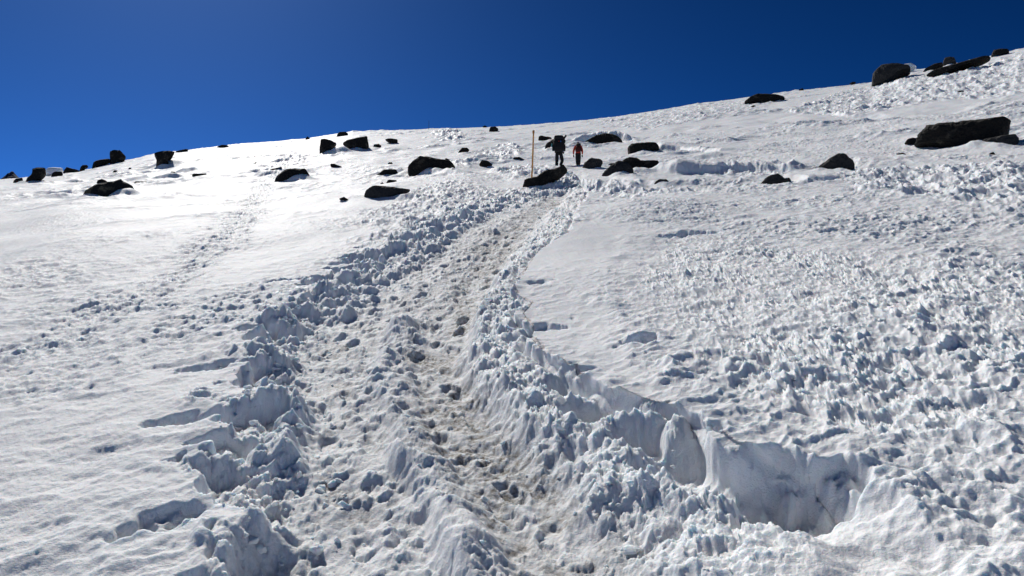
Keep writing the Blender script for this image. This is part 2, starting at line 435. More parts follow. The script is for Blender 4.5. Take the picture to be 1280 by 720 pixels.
    for LN, n_pr in ((LANE_R, 46), (LANE_L, 38)):
        seg = np.hypot(*np.diff(LN, axis=0).T); cum = np.concatenate([[0], np.cumsum(seg)])
        for kk in range(n_pr):
            sp = cum[-1]*(kk+rg.uniform(-.3, .3)+.5)/n_pr*0.62
            j = min(int(np.searchsorted(cum, sp))-1, len(seg)-1); j = max(j, 0)
            t = (sp-cum[j])/seg[j]; ctr = LN[j]*(1-t)+LN[j+1]*t; dv = (LN[j+1]-LN[j])/seg[j]
            off = rg.uniform(.04, .20)*(1 if kk % 2 else -1)
            bx, by = ctr[0]-dv[1]*off, ctr[1]+dv[0]*off
            a = math.atan2(dv[1], dv[0])+rg.uniform(-.35, .35); ca, sa = math.cos(a), math.sin(a)
            q = np.nonzero((np.abs(X-bx) < .3) & (np.abs(Y-by) < .3))[0]
            if not len(q): continue
            p = ((X[q]-bx)*ca+(Y[q]-by)*sa); w2 = (-(X[q]-bx)*sa+(Y[q]-by)*ca)
            e = np.sqrt((p/.15)**2+(w2/(.058-.10*p*p+.05*p))**2)+perlin(X[q]/.06, Y[q]/.06, 230)*.28+perlin(X[q]/.15, Y[q]/.15, 231)*.25
            fl[q] += -rg.uniform(.012, .036)*(1-sstep(.70, 1.05, e))+0.007*np.exp(-((e-1.25)/.18)**2)
    # scattered small crumbs everywhere on the floor
    fl = fl+0.45*0.065*clods(X, Y, 0.085, 199, 0.28)
    fl = fl*(1-0.5*sstep(0.05, .8, soft))
    lump = sstep(0.05, .5, np.exp(-(((X-NEAR_R[0]-.15)/1.0)**2+((Y-NEAR_R[1])/0.9)**2)))
    h0 = h[i]+lump*(0.045*fbm(X/.34, Y/.26, 158, 4, .55)+0.022*clods(X, Y, .22, 159, .4)*(1-ins)+0.010*cups(X, Y, .06, R(110), 1.5, 136))
    keep = 1-ins
    h[i] = h0*keep+fl*ins
    sx[i] = sx[i]*keep+dlean*SUNH[0]; sy[i] = sy[i]*keep+dlean*SUNH[1]
    # crusty lip over the right wall: the shelf reaches out above its foot
    lip = (1-sstep(0, .5, soft))*np.exp(-((v+0.03)/0.06)**2)*endk*(sr*dr > -0.4)*(1-sstep(9, 14, Rr))
    gx = rx/(dr+1e-4)*(-sr)*-1; gy = ry/(dr+1e-4)*(-sr)*-1
    # pull the wall back below the lip so that it hangs over
    un = (1-sstep(0, .5, soft))*np.exp(-((v-0.055)/0.05)**2)*endk*(1-sstep(9, 14, Rr))
    # (rx, ry) points to the edge; sign turns it into "away from the trail"
    ox = rx/(dr+1e-4)*sr; oy = ry/(dr+1e-4)*sr
    ok = (dr > 0.02)
    sx[i] += np.where(ok, 0.035*un*ox-0.045*lip*ox, 0); sy[i] += np.where(ok, 0.035*un*oy-0.045*lip*oy, 0)
    # raised ragged lip along the left edge
    lipL = np.exp(-((u+0.06)/0.10)**2)*(1-sstep(12, 20, Rr))*endk
    h[i] += 0.03*lipL*(0.4+perlin(X/.25, Y/.25, 200))
    ox = lx/(dl+1e-4); oy = ly/(dl+1e-4)
    # footprints at the shelf edge and holes broken into the left snow
    jit = ins*(0.25+0.6*bl+0.6*rb)*(1-0.7*lane)*(1-sstep(12, 20, Rr))
    sx[i] += jit*(perlin(X/.075, Y/.075, 141)*0.013+perlin(X/.03, Y/.03, 142)*0.006)
    sy[i] += jit*(perlin(X/.075+9, Y/.075, 143)*0.013+perlin(X/.03+5, Y/.03, 140)*0.006)
    # --- dirt of many boots
    nz = fbm(X/.30, Y/.42, 210, 4, 0.6)
    low = sstep(0.03, -0.03, rough-0.01)
    dd = (1-sstep(0.16, 0.52+0.30*sstep(5, 12, Rr), dR+nz*0.22))*0.95+(1-sstep(0.1, 0.55, dLn+nz*0.22))*0.50+0.12*sstep(0, .5, nz)
    dd = dd*ins*(1-0.6*np.clip(rid/0.17, 0, 1))*(0.45+0.55*low)*(1-0.6*bl)*(1-.6*rb)
    dirt[i] = np.clip(dd*np.clip(1.0+0.9*nz+0.5*perlin(X/.8, Y/1.0, 211), 0.2, 1.6), 0, 1)
    # --- single holes and prints
    for (px, py, wd, ln, dp, az) in HOLES:
        gx0, gy0 = G(px, py)
        q = np.nonzero((np.abs(x-gx0) < 1.0) & (np.abs(y-gy0) < 1.2))[0]
        a = (x[q]-gx0); b = (y[q]-gy0)
        c, s = math.cos(az), math.sin(az)
        p = (a*c+b*s)/ln; t = (-a*s+b*c)/wd
        nn = perlin(x[q]/.08, y[q]/.08, 220)*0.32+perlin(x[q]/.2, y[q]/.2, 221)*0.5
        e = np.sqrt(p*p+t*t)+nn
        if dp < 0.055:      # shallow melt scallop: steep at its far rim, running out towards the valley
            e2 = np.sqrt(p*p*0.8+(np.where(t > 0, t*1.1, t*0.38))**2)+nn*0.8
            h[q] -= dp*(1-sstep(0.1, 1.15, e2))
        else:
            h[q] -= dp*(1-sstep(0.55, 1.05, e))*(0.75+0.35*perlin(x[q]/.06, y[q]/.06, 222))
    return h, sx, sy, dirt
# (px, py, half width, half length, depth, direction of length)
HOLES = [(682, 410, .10, .17, .09, 0.1), (672, 352, .09, .16, .054, 0.1), (640, 418, .05, .07, .05, 0),
         (700, 452, .02, .05, .03, 0.3), (722, 455, .02, .04, .03, 0.1), (715, 398, .02, .03, .02, 0.1), (668, 370, .02, .04, .02, 0.2),
         (735, 462, .03, .07, .05, .1), (800, 432, .10, .18, .10, 0.2), (868, 292, .22, .5, .13, 0.1),
         (120, 567, .07, .20, .03, 0.5), (65, 555, .05, .12, .015, 0.4), (70, 660, .05, .12, .015, 0.3), (95, 600, .05, .12, .012, 0.3),
         (245, 522, .10, .28, .12, 0.35), (285, 548, .10, .2, .14, 0.2), (265, 458, .10, .24, .14, 0.2), (330, 410, .12, .26, .13, 0.3),
         (200, 660, .09, .18, .08, 0.5), (228, 640, .06, .16, .06, 0.2), (170, 590, .05, .10, .012, 0.3), (150, 640, .05, .09, .012, 0.4),
         (360, 352, .08, .25, .10, 0.2), (440, 330, .12, .3, .14, 0.2), (205, 460, .07, .28, .022, 0.45), (100, 500, .07, .25, .02, 0.4),
         (360, 484, .07, .12, .14, 0.0), (960, 612, .17, .22, .16, 0.9), (1030, 600, .16, .26, .14, 0.6), (900, 545, .06, .08, .12, 0.8)]

# (px, py of the foot, width and height in px) of drifts lying against rocks
MOUNDS = [(224, 206, 34, 7), (374, 226, 26, 8), (156, 245, 24, 9), (425, 191, 22, 8), (547, 218, 30, 3), (436, 249, 30, 3), (802, 218, 26, 5),
          (60, 232, 70, 2), (1003, 231, 14, 4), (990, 214, 24, 6)]
def ground_grid():
    th = np.concatenate([np.linspace(-180, -60, 40, endpoint=False), np.linspace(-60, -38, 90, endpoint=False),
                         np.linspace(-38, 38, 1650, endpoint=False), np.linspace(38, 60, 90, endpoint=False),
                         np.linspace(60, 180, 40, endpoint=False)])
    th = np.radians(th)
    rr = np.concatenate([np.linspace(0.05, 1.4, 24, endpoint=False), np.exp(np.linspace(math.log(1.4), math.log(135), 1500, endpoint=False)),
                         np.exp(np.linspace(math.log(135), math.log(4000), 50))])
    T, RR = np.meshgrid(th, rr)                # rings x spokes
    return (np.sin(T)*RR).ravel(), (np.cos(T)*RR).ravel(), len(rr), len(th)

def build_ground():
    x, y, nr, nt = ground_grid()
    z = zmacro(x, y)
    h, sx, sy, dirt = detail(x, y)
    co = np.stack([x+sx, y+sy, z+h], 1).astype(f32)
    co = np.vstack([co, np.array([[0, 0, co[:nt, 2].mean()]], f32)])
    c = nr*nt
    a = np.arange((nr-1)*nt).reshape(nr-1, nt)
    b = np.roll(a, -1, axis=1)
    quads = np.stack([a, a+nt, b+nt, b], 2).reshape(-1, 4)      # normals up
    j = np.arange(nt)
    tris = np.stack([np.full(nt, c), j, np.roll(j, -1)], 1)
    me = bpy.data.meshes.new('snow_slope')
    me.vertices.add(len(co)); me.vertices.foreach_set('co', co.ravel())
    loops = np.concatenate([quads.ravel(), tris.ravel()]).astype(np.int32)
    starts = np.concatenate([np.arange(len(quads))*4, len(quads)*4+np.arange(len(tris))*3]).astype(np.int32)
    me.loops.add(len(loops)); me.loops.foreach_set('vertex_index', loops)
    me.polygons.add(len(starts)); me.polygons.foreach_set('loop_start', starts)
    me.polygons.foreach_set('use_smooth', np.ones(len(starts), bool))
    at = me.attributes.new('dirt', 'FLOAT', 'POINT')
    at.data.foreach_set('value', np.append(dirt, 0).astype(f32))
    me.update(calc_edges=True)
    o = bpy.data.objects.new('snow_slope', me); col.objects.link(o)
    o['kind'] = 'structure'
    return o

# ------------------------------------------------------------------ materials
def new_mat(name):
    m = bpy.data.materials.new(name); m.use_nodes = True
    nt = m.node_tree
    return m, nt, nt.nodes['Principled BSDF']
def snow_material(name, use_dirt):
    m, nt, p = new_mat(name)
    N, L = nt.nodes, nt.links
    p.inputs['Roughness'].default_value = 0.6
    p.inputs['Specular IOR Level'].default_value = 0.08
    p.inputs['IOR'].default_value = 1.31
    geo = N.new('ShaderNodeNewGeometry')
    n1 = N.new('ShaderNodeTexNoise'); n1.inputs['Scale'].default_value = 1.3; n1.inputs['Detail'].default_value = 6
    L.new(geo.outputs['Position'], n1.inputs['Vector'])
    ramp = N.new('ShaderNodeValToRGB')
    ramp.color_ramp.elements[0].position = 0.35; ramp.color_ramp.elements[0].color = (0.80, 0.825, 0.85, 1)
    ramp.color_ramp.elements[1].position = 0.65; ramp.color_ramp.elements[1].color = (0.88, 0.895, 0.91, 1)
    L.new(n1.outputs['Fac'], ramp.inputs['Fac'])
    out = ramp.outputs['Color']
    if use_dirt:
        at = N.new('ShaderNodeAttribute'); at.attribute_name = 'dirt'
        n2 = N.new('ShaderNodeTexNoise'); n2.inputs['Scale'].default_value = 22; n2.inputs['Detail'].default_value = 8; n2.inputs['Roughness'].default_value = 0.7
        L.new(geo.outputs['Position'], n2.inputs['Vector'])
        r2 = N.new('ShaderNodeMapRange'); r2.inputs[1].default_value = 0.40; r2.inputs[2].default_value = 0.62; r2.inputs[3].default_value = 0.12; r2.inputs[4].default_value = 1.1
        L.new(n2.outputs['Fac'], r2.inputs[0])
        mu = N.new('ShaderNodeMath'); mu.operation = 'MULTIPLY'; mu.use_clamp = True
        L.new(at.outputs['Fac'], mu.inputs[0]); L.new(r2.outputs[0], mu.inputs[1])
        mx = N.new('ShaderNodeMix'); mx.data_type = 'RGBA'
        L.new(mu.outputs[0], mx.inputs[0]); L.new(out, mx.inputs[6])
        mx.inputs[7].default_value = (0.215, 0.195, 0.165, 1)
        out = mx.outputs[2]
    L.new(out, p.inputs['Base Color'])
    # grain of coarse spring snow
    g = N.new('ShaderNodeTexNoise'); g.inputs['Scale'].default_value = 110; g.inputs['Detail'].default_value = 2; g.inputs['Roughness'].default_value = 0.7
    L.new(geo.outputs['Position'], g.inputs['Vector'])
    b = N.new('ShaderNodeBump'); b.inputs['Strength'].default_value = 0.7; b.inputs['Distance'].default_value = 0.009
    L.new(g.outputs['Fac'], b.inputs['Height'])
    g2 = N.new('ShaderNodeTexNoise'); g2.inputs['Scale'].default_value = 24; g2.inputs['Detail'].default_value = 5; g2.inputs['Roughness'].default_value = 0.65
    L.new(geo.outputs['Position'], g2.inputs['Vector'])
    b2 = N.new('ShaderNodeBump'); b2.inputs['Strength'].default_value = 0.45; b2.inputs['Distance'].default_value = 0.022
    L.new(g2.outputs['Fac'], b2.inputs['Height']); L.new(b2.outputs['Normal'], b.inputs['Normal'])
    L.new(b.outputs['Normal'], p.inputs['Normal'])
    g3 = N.new('ShaderNodeTexNoise'); g3.inputs['Scale'].default_value = 260; g3.inputs['Detail'].default_value = 1
    L.new(geo.outputs['Position'], g3.inputs['Vector'])
    b3 = N.new('ShaderNodeBump'); b3.inputs['Strength'].default_value = 0.8; b3.inputs['Distance'].default_value = 0.006
    L.new(g3.outputs['Fac'], b3.inputs['Height']); L.new(b3.outputs['Normal'], p.inputs['Coat Normal'])
    p.inputs['Coat Weight'].default_value = 0.03; p.inputs['Coat Roughness'].default_value = 0.22; p.inputs['Coat IOR'].default_value = 1.33
    p.inputs['Subsurface Weight'].default_value = SSS
    p.inputs['Subsurface Radius'].default_value = (0.5, 0.8, 1.0)
    p.inputs['Subsurface Scale'].default_value = 0.025
    return m
SSS = 0.7
GR = 'dark rocks scattered over the snow slope'
ROCKS = [
 # outline in photo pixels, label, name, material, depth, distance
 ([(101.4,247),(103,242),(110,238),(118.6,232.7),(134,229.3),(142.7,228.4),(151.3,225.3),(154.7,229.3),(165,233.6),(169.3,240.8),(157.3,236.2),(149.5,237),(142.7,243),(138.4,245.6)],
  'large lichen-patched boulder with a whale-backed top, nearest rock at the far left', 'boulder', 'L', .7, None),
 ([(120,228.5),(122,226),(127,224),(134,226.7),(133,229)], 'small dark rock peeping out just behind the lichen-patched whale-backed boulder', 'rock', 'R', .8, None),
 ([(166.4,231),(169,227.6),(182,227.6),(196,230.2),(180,231.2)], 'long thin dark rock lying flat right of the lichen-patched boulder', 'rock', 'R', .6, None),
 ([(27.5,227.6),(39.5,219),(40.4,212),(46.4,210),(56.7,210.4),(57.6,219),(51.6,222.4),(34.4,226.7)], 'tall dark boulder at the left end of the skyline, near the distant blue peak', 'boulder', 'R', .8, None),
 ([(86.5,226.5),(88,228.3),(95,228.6),(96,227.2),(90,226)], 'tiny dark stone left of the lichen-patched whale-backed boulder', 'rock', 'R', .8, None),
 ([(16,227),(20,223.5),(28,222.5),(29,226),(22,228)], 'low dark rock left of the leftmost skyline boulder', 'rock', 'R', .8, None),
 ([(63.6,220),(66,216),(68.7,214.7),(77,215),(79,218),(70,220.5)], 'dark boulder with a rounded white snow cap, right of the leftmost skyline boulder', 'boulder', 'R', .8, None),
 ([(79,214),(83,209.5),(90,211.5),(97,213),(101,215.3),(92,216),(86,215.6)], 'jagged low dark rock right of the snow-capped boulder on the left skyline', 'rock', 'R', .7, None),
 ([(99.4,210.5),(103,206.6),(109,206.6),(110.5,208.8),(105,211)], 'small dark skyline rock between the snow-capped boulder and the rubble band', 'rock', 'R', .8, None),
 ([(115,206.5),(117,203),(122,201),(128,200),(137,199),(139,201.5),(125,206)], 'low band of dark rubble at the foot of the blocky skyline boulder', 'rock', 'R', .7, None),
 ([(137.5,202),(137,190.6),(140,188.4),(149.5,188.4),(153,191.5),(157.8,196.6),(156,200),(146,202)], 'blocky dark boulder standing out against the sky at the left', 'boulder', 'R', .9, None),
 ([(140.5,215.6),(143,212.8),(147,213.4),(145,215.8)], 'small dark stone on the snow below the blocky skyline boulder', 'rock', 'R', .8, None),
 ([(160,211),(162,209.5),(164.5,210),(163,211.4)], 'tiny dark stone left of the dark rock pillar', 'rock', 'R', .8, None),
 ([(194.8,209.7),(195.6,196.4),(192.8,192.5),(200,190),(209.7,189),(219,190.6),(209.7,192.5),(207,196.4),(209,202),(212,207.3)], 'upright dark rock pillar with an overhanging flat top and a drift against its right', 'boulder', 'R', .9, None),
 ([(216,190.6),(225,188.3),(233,186.8),(235.5,187.3),(226,190.4)], 'flat dark ledge on the skyline just right of the rock pillar', 'rock', 'R', .6, None),
 ([(270.6,184),(277,181.6),(283,181.8),(286,183),(281,185),(274,185)], 'flat dark skyline rock alone between the pillar and the split pair of boulders', 'rock', 'R', .7, None),
 ([(212,218.3),(213.6,214.4),(219,214.8),(219,218.3)], 'small square dark stone below the rock pillar', 'rock', 'R', .8, None),
 ([(240,219),(241,217.4),(256,217.5),(258,217),(258,219.7),(253,220.6),(242,221)], 'narrow dark bar of rock lying in the snow right of the small square stone', 'rock', 'R', .6, None),
 ([(315.5,205),(321,202.2),(319,205.4)], 'tiny dark flake of rock on the upper left slope', 'rock', 'R', .8, None),
 ([(336,214.4),(338,212),(342.5,211),(352,209),(353,211.3),(344,214.7)], 'low dark rock just up the slope and left of the arching drifted boulder', 'rock', 'R', .7, None),
 ([(340,226.9),(350.3,217.2),(358,212.5),(367.5,211.7),(374.5,212.8),(381.5,211.3),(387,219.5),(377,217),(366,217),(359.7,226.6)], 'dark boulder arching over a white snow drift, in the left middle of the slope', 'boulder', 'R', .6, None),
 ([(381.5,173.6),(384,170.6),(387.5,172.8),(386,174.2)], 'tiny dark bump of rock on the skyline left of the oval one', 'rock', 'R', .8, None),
 ([(420.3,169.4),(423.7,165.8),(431.5,165.3),(435.5,167.7),(431.5,170)], 'oval dark rock on the skyline above the split pair of boulders', 'rock', 'R', .8, None),
 ([(399,191.7),(401,174.5),(406.5,174.2),(414,176.5),(421.4,179.7),(414.4,182.8),(413.6,191)], 'steep dark boulder, left half of the split pair below the skyline', 'boulder', 'R', .9, None),
 ([(428.7,179.4),(433,176.5),(445.6,173.7),(459.4,171.5),(461,184.7),(448.7,186.7),(441,184)], 'wedge-shaped dark boulder, right half of the split pair below the skyline', 'boulder', 'R', .9, None),
 ([(466,184.7),(467.5,180.8),(473.7,180.2),(477,182.8),(470,185.2)], 'small dark stone beside the wedge-shaped boulder of the split pair', 'rock', 'R', .8, None),
 ([(481.6,174.2),(488,173.4),(497,175),(497.5,179.4),(489,179.4)], 'dark rock high on the slope, right of the split pair of boulders', 'rock', 'R', .8, None),
 ([(412.8,206),(413.5,205),(417.5,205),(427.7,209),(425.3,210.2),(413.6,208.4)], 'flat tilted dark rock alone below the split pair of boulders', 'rock', 'R', .7, None),
 ([(484,205),(486,203.2),(490,203),(491,204.8)], 'tiny dark stone above the low dark wedge left of the large humped boulder', 'rock', 'R', .8, None),
 ([(467,222),(480,212.8),(495.6,212.5),(498,216.4),(486,221.4)], 'low dark wedge of rock just left of the large humped boulder', 'boulder', 'R', .7, None),
 ([(495,213.8),(502,211),(505,212.3),(498,214.4)], 'small dark stone touching the top of the low dark wedge', 'rock', 'R', .8, None),
 ([(482.3,228),(486,225),(495.6,225.8),(496.4,228.4)], 'small rounded dark stone above the long flat slab at the upper left of the trail', 'rock', 'R', .8, None),
 ([(474.5,230),(478,228),(480,230)], 'tiny dark stone left of the small rounded stone, above the long flat slab', 'rock', 'R', .8, None),
 ([(455,244),(457.3,239),(464.4,233.6),(477,233.6),(492.5,235.2),(513,238.3),(507,241.5),(500.3,245),(478.4,247.2),(456.6,247.7)], 'long flat dark slab at the upper left edge of the trodden trail', 'boulder', 'G', .6, None),
 ([(424,248.5),(430,246.2),(437,251),(434,252),(428,249.5)], 'thin dark rock edge half buried in snow left of the long flat slab', 'rock', 'R', .8, None),
 ([(509.6,211),(514,205),(524,198),(533,198),(543,199.5),(553.4,201.5),(562,203),(568,208.5),(566,211.5),(553.4,215.3),(526,216.2),(521,218.7),(510.5,216.7)], 'large humped dark boulder left of the orange marker pole', 'boulder', 'R', .8, None),
 ([(554,203),(557,198),(561,199),(563,203),(569,208.6),(567,211.6),(557,211)], 'knobbly dark stone against the right end of the large humped boulder', 'rock', 'R', .9, None),
 ([(571.5,191.8),(577.5,185.2),(584.3,185.2),(587,187.8),(580,190.5)], 'small pointed dark rock above the large humped boulder', 'rock', 'R', .8, None),
 ([(599,205.8),(602.4,200),(610,201.5),(615.6,205.8),(609,206.9),(610,209.8),(605,208)], 'ragged dark rock midway between the large humped boulder and the orange pole', 'rock', 'R', .8, None),
 ([(611,164.4),(612.4,159.5),(618.7,158.3),(623,161.2),(622.5,164)], 'blocky dark rock just below the skyline at the middle of the picture', 'rock', 'R', .9, None),
 ([(603,158.4),(606,157),(609,158.4),(606,159)], 'tiny dark bump on the skyline left of the blocky middle rock', 'rock', 'R', .8, None),
 ([(639.7,200.7),(642,197.3),(649,196.8),(655.7,199.8),(646,201.8)], 'small flat dark rock just left of the orange pole', 'rock', 'R', .8, None),
 ([(650.6,231.5),(656,225.6),(665,223),(670,222.5),(681,214.4),(695,211.3),(706,206.3),(710,211.3),(708.8,215),(700,220),(690,225),(680,231),(675,230),(665,232.4)], 'long dark slab slanting up beside the trail in front of the orange pole', 'boulder', 'R', .45, None),
 ([(672.8,174.2),(673.5,171),(676,169.8),(681,171),(688.8,172),(690,174),(681,175.3)], 'low dark rock up the slope behind the hiker with the black backpack', 'rock', 'R', .7, None),
 ([(680.6,184.5),(683.8,179.4),(691,175),(705,171),(707,177),(702,184.5),(690,186)], 'dark boulder half hidden behind the hiker with the black backpack', 'boulder', 'R', .7, None),
 ([(731,177),(737.5,174),(743.8,169.5),(756,167),(765,168),(772,170.3),(779.7,178.6),(770,181),(756,181.5),(740,181)], 'dark boulder in the mouth of an arched snow hollow behind the hikers', 'boulder', 'R', .35, None),
 ([(785,191.6),(784.4,185),(789,181.3),(808,179.7),(820,179.7),(824,183.6),(823.4,188),(812.5,189.6),(801.6,192.3)], 'square-ended dark boulder right of the arched snow hollow', 'boulder', 'R', .8, None),
 ([(727.3,210.4),(731,204),(739,197.7),(750,199.7),(754,202.3),(751,208.6),(731,211.8)], 'rounded dark boulder just right of the hiker in red', 'boulder', 'G', .8, None),
 ([(750,222),(754,217),(762.5,209.4),(772,202.6),(778,203),(786,206),(792,213),(792,218.8),(781,223.4)], 'front dark boulder of the big cluster right of the hikers', 'boulder', 'G', .8, None),
 ([(776,212),(778,201.8),(784.4,197.7),(795,198.4),(801.6,202.3),(823.4,202.3),(824,213.8),(809.4,211.5),(800,213.5),(786,215)], 'rear dark boulder of the big cluster, with a flat right end against a snow bank', 'boulder', 'R', .7, None),
 ([(757,207.6),(763,204.6),(770,204),(764,207)], 'thin dark sliver of rock left of the big cluster right of the hikers', 'rock', 'R', .7, None),
 ([(857,215.5),(862,213),(866,212),(869.5,216.2),(862,217)], 'small dark stone at the foot of the shaded snow bank', 'rock', 'R', .8, None),
 ([(816.4,232.2),(819,228),(823.4,225),(833,224.7),(837,228),(839,232)], 'small dark boulder alone on the snow below the big cluster', 'boulder', 'G', .8, None),
 ([(1016.7,214),(1027,207),(1038,200),(1048,193),(1055,193.3),(1066.7,202.5),(1068,208.3),(1055,211),(1040,213.8)], 'pyramid-shaped dark boulder in the right half of the slope', 'boulder', 'G', .8, None),
 ([(951,230.5),(956,225),(963,220),(973,218.3),(981.7,225),(986.7,223.3),(991,230),(988,232.3)], 'lumpy dark boulder below and left of the pyramid-shaped one', 'boulder', 'G', .8, None),
 ([(1037,220.5),(1043,217),(1053,216.7),(1061,221)], 'low rounded dark rock right below the pyramid-shaped boulder', 'rock', 'R', .8, None),
 ([(930.5,128.8),(938,123.5),(946,120),(973,121),(981,124),(965.7,129)], 'flat dark rock high on the right slope just under the skyline', 'boulder', 'R', .7, None),
 ([(937,134.5),(942,132),(947,134)], 'tiny dark stone directly below the flat rock under the right skyline', 'rock', 'R', .8, None),
 ([(1089.4,103.2),(1091,95),(1101.6,84.3),(1114,82),(1136.7,84),(1139,88),(1126,91),(1120,95.5),(1101.6,101.6)], 'big snow-dusted dark boulder standing on the right skyline', 'boulder', 'G', .8, None),
 ([(1062,104.6),(1066,102.6),(1070,103),(1068,105)], 'tiny dark bump on the skyline left of the big right skyline boulder', 'rock', 'R', .8, None),
 ([(1178,80.5),(1181,73),(1187,71.8),(1193,73),(1195.7,77.4)], 'squat dark boulder on the skyline above the long dark ledge', 'boulder', 'G', .8, None),
 ([(1153.5,88.4),(1168,81),(1178,79),(1179,82),(1165,87)], 'sloping dark ledge on the skyline left of the squat boulder', 'rock', 'R', .6, None),
 ([(1158,92.8),(1175,87.3),(1205.4,79),(1236,70.5),(1239,73.4),(1208.5,81.6),(1175,91.6)], 'long thin dark ledge running up under the right skyline', 'rock', 'R', .3, None),
 ([(1239,70),(1242,64.4),(1250,62.6),(1260.4,62.6),(1262,65.4),(1251,69)], 'dark rock at the top right end of the long skyline ledge', 'boulder', 'R', .8, None),
 ([(1195,116.6),(1199,114.4),(1203,114),(1210,116)], 'small dark stone in the upper right slope above the biggest slab', 'rock', 'R', .8, None),
 ([(1206,105),(1208,103.8),(1211.5,105.8)], 'tiny dark stone under the right end of the long skyline ledge', 'rock', 'R', .8, None),
 ([(1144,183),(1149,171),(1159.6,160.6),(1175,158),(1199,155.5),(1236,151.5),(1257,149.3),(1263.5,156),(1260,167),(1250,180),(1217.6,184.5),(1175,184)], 'biggest dark slab of rock, loaf-shaped, at the right edge of the slope', 'boulder', 'R', .55, None),
 ([(1130.6,179.6),(1133,175.5),(1137,173.5),(1148,172.9),(1150,182.5)], 'rounded dark rock against the left end of the biggest slab', 'rock', 'R', .8, None),
 ([(1217.6,184.6),(1230,176.5),(1240,174.5),(1254,171.5),(1269.6,169.8),(1274,175),(1271,183.5)], 'greyish rock lying against the lower right end of the biggest slab', 'boulder', 'G', .7, None),
 ([(1234.5,194.3),(1238,191.5),(1242,190.3),(1245,194)], 'small dark stone in the snow below the biggest slab', 'rock', 'R', .8, None),
 ([(1120,193),(1128,191.6),(1135,194),(1128,194.6)], 'thin dark rock edge in the snow below and left of the biggest slab', 'rock', 'R', .8, None),
 ([(998.5,112.6),(1003,110.3),(1005,112.4)], 'tiny dark bump on the skyline between the flat rock and the big right skyline boulder', 'rock', 'R', .8, None),
]
_rg = random.Random(8)
for _pts, *_ in ROCKS:
    _xs = [p[0] for p in _pts]; _ys = [p[1] for p in _pts]
    _w, _hh = max(_xs)-min(_xs), max(_ys)-min(_ys)
    if _w < 15: continue
    for _k in range(2+int(_w/30)):
        MOUNDS.append((_rg.uniform(min(_xs)-1, max(_xs)+1), max(_ys)+_rg.uniform(.2, .8), _w*_rg.uniform(.25, .5), min(_hh*_rg.uniform(.05, .14), 2.2 if _w < 80 else 1.0)))
M_SNOW = snow_material('spring_snow', True)
ground = build_ground()
ground.data.materials.append(M_SNOW)

# ------------------------------------------------------------------ helpers for things
from mathutils import noise as mnoise
def tag(o, label, cat, group=None):
    o['label'] = label; o['category'] = cat
    if group: o['group'] = group
    return o
def obj(name, verts, faces, mat, parent=None, smooth=False):
    me = bpy.data.meshes.new(name); me.from_pydata(verts, [], faces)
    bm = bmesh.new(); bm.from_mesh(me); bmesh.ops.recalc_face_normals(bm, faces=bm.faces); bm.to_mesh(me); bm.free()
    me.materials.append(mat)
    if smooth: me.polygons.foreach_set('use_smooth', np.ones(len(me.polygons), bool))
    o = bpy.data.objects.new(name, me); col.objects.link(o)
    if parent: o.parent = parent
    return o
def plain(name, c, rough=0.7, noise_amt=0.25, scale=40.0):
    m, nt, p = new_mat(name)
    n = nt.nodes.new('ShaderNodeTexNoise'); n.inputs['Scale'].default_value = scale; n.inputs['Detail'].default_value = 5
    tc = nt.nodes.new('ShaderNodeTexCoord'); nt.links.new(tc.outputs['Object'], n.inputs['Vector'])
    r = nt.nodes.new('ShaderNodeValToRGB')
    r.color_ramp.elements[0].position = 0.3; r.color_ramp.elements[1].position = 0.7
    r.color_ramp.elements[0].color = (*[v*(1-noise_amt) for v in c], 1); r.color_ramp.elements[1].color = (*[min(1, v*(1+noise_amt)) for v in c], 1)
    nt.links.new(n.outputs['Fac'], r.inputs['Fac']); nt.links.new(r.outputs['Color'], p.inputs['Base Color'])
    b = nt.nodes.new('ShaderNodeBump'); b.inputs['Strength'].default_value = 0.3; b.inputs['Distance'].default_value = 0.01
    nt.links.new(n.outputs['Fac'], b.inputs['Height']); nt.links.new(b.outputs['Normal'], p.inputs['Normal'])
    p.inputs['Roughness'].default_value = rough
    p.inputs['Specular IOR Level'].default_value = 0.25
    return m
def rock_material(name, dark, light, amount):
    m, nt, p = new_mat(name)
    N, L = nt.nodes, nt.links
    geo = N.new('ShaderNodeNewGeometry')
    n1 = N.new('ShaderNodeTexNoise'); n1.inputs['Scale'].default_value = 1.6; n1.inputs['Detail'].default_value = 9; n1.inputs['Roughness'].default_value = 0.65
    L.new(geo.outputs['Position'], n1.inputs['Vector'])
    r = N.new('ShaderNodeValToRGB')
    r.color_ramp.elements[0].position = 0.62-amount; r.color_ramp.elements[0].color = (*dark, 1)
    r.color_ramp.elements[1].position = 0.80-amount; r.color_ramp.elements[1].color = (*light, 1)
    L.new(n1.outputs['Fac'], r.inputs['Fac']); L.new(r.outputs['Color'], p.inputs['Base Color'])
    n2 = N.new('ShaderNodeTexNoise'); n2.inputs['Scale'].default_value = 7; n2.inputs['Detail'].default_value = 8
    L.new(geo.outputs['Position'], n2.inputs['Vector'])
    b = N.new('ShaderNodeBump'); b.inputs['Strength'].default_value = 1.0; b.inputs['Distance'].default_value = 0.16
    L.new(n2.outputs['Fac'], b.inputs['Height']); L.new(b.outputs['Normal'], p.inputs['Normal'])
    p.inputs['Roughness'].default_value = 0.9; p.inputs['Specular IOR Level'].default_value = 0.15
    return m
M_ROCK = rock_material('dark_basalt', (0.016, 0.015, 0.014), (0.10, 0.088, 0.070), 0.06)
M_LICHEN = rock_material('lichened_basalt', (0.018, 0.018, 0.018), (0.20, 0.18, 0.12), 0.13)
M_GREY = rock_material('grey_basalt', (0.035, 0.035, 0.036), (0.07, 0.066, 0.06), 0.1)
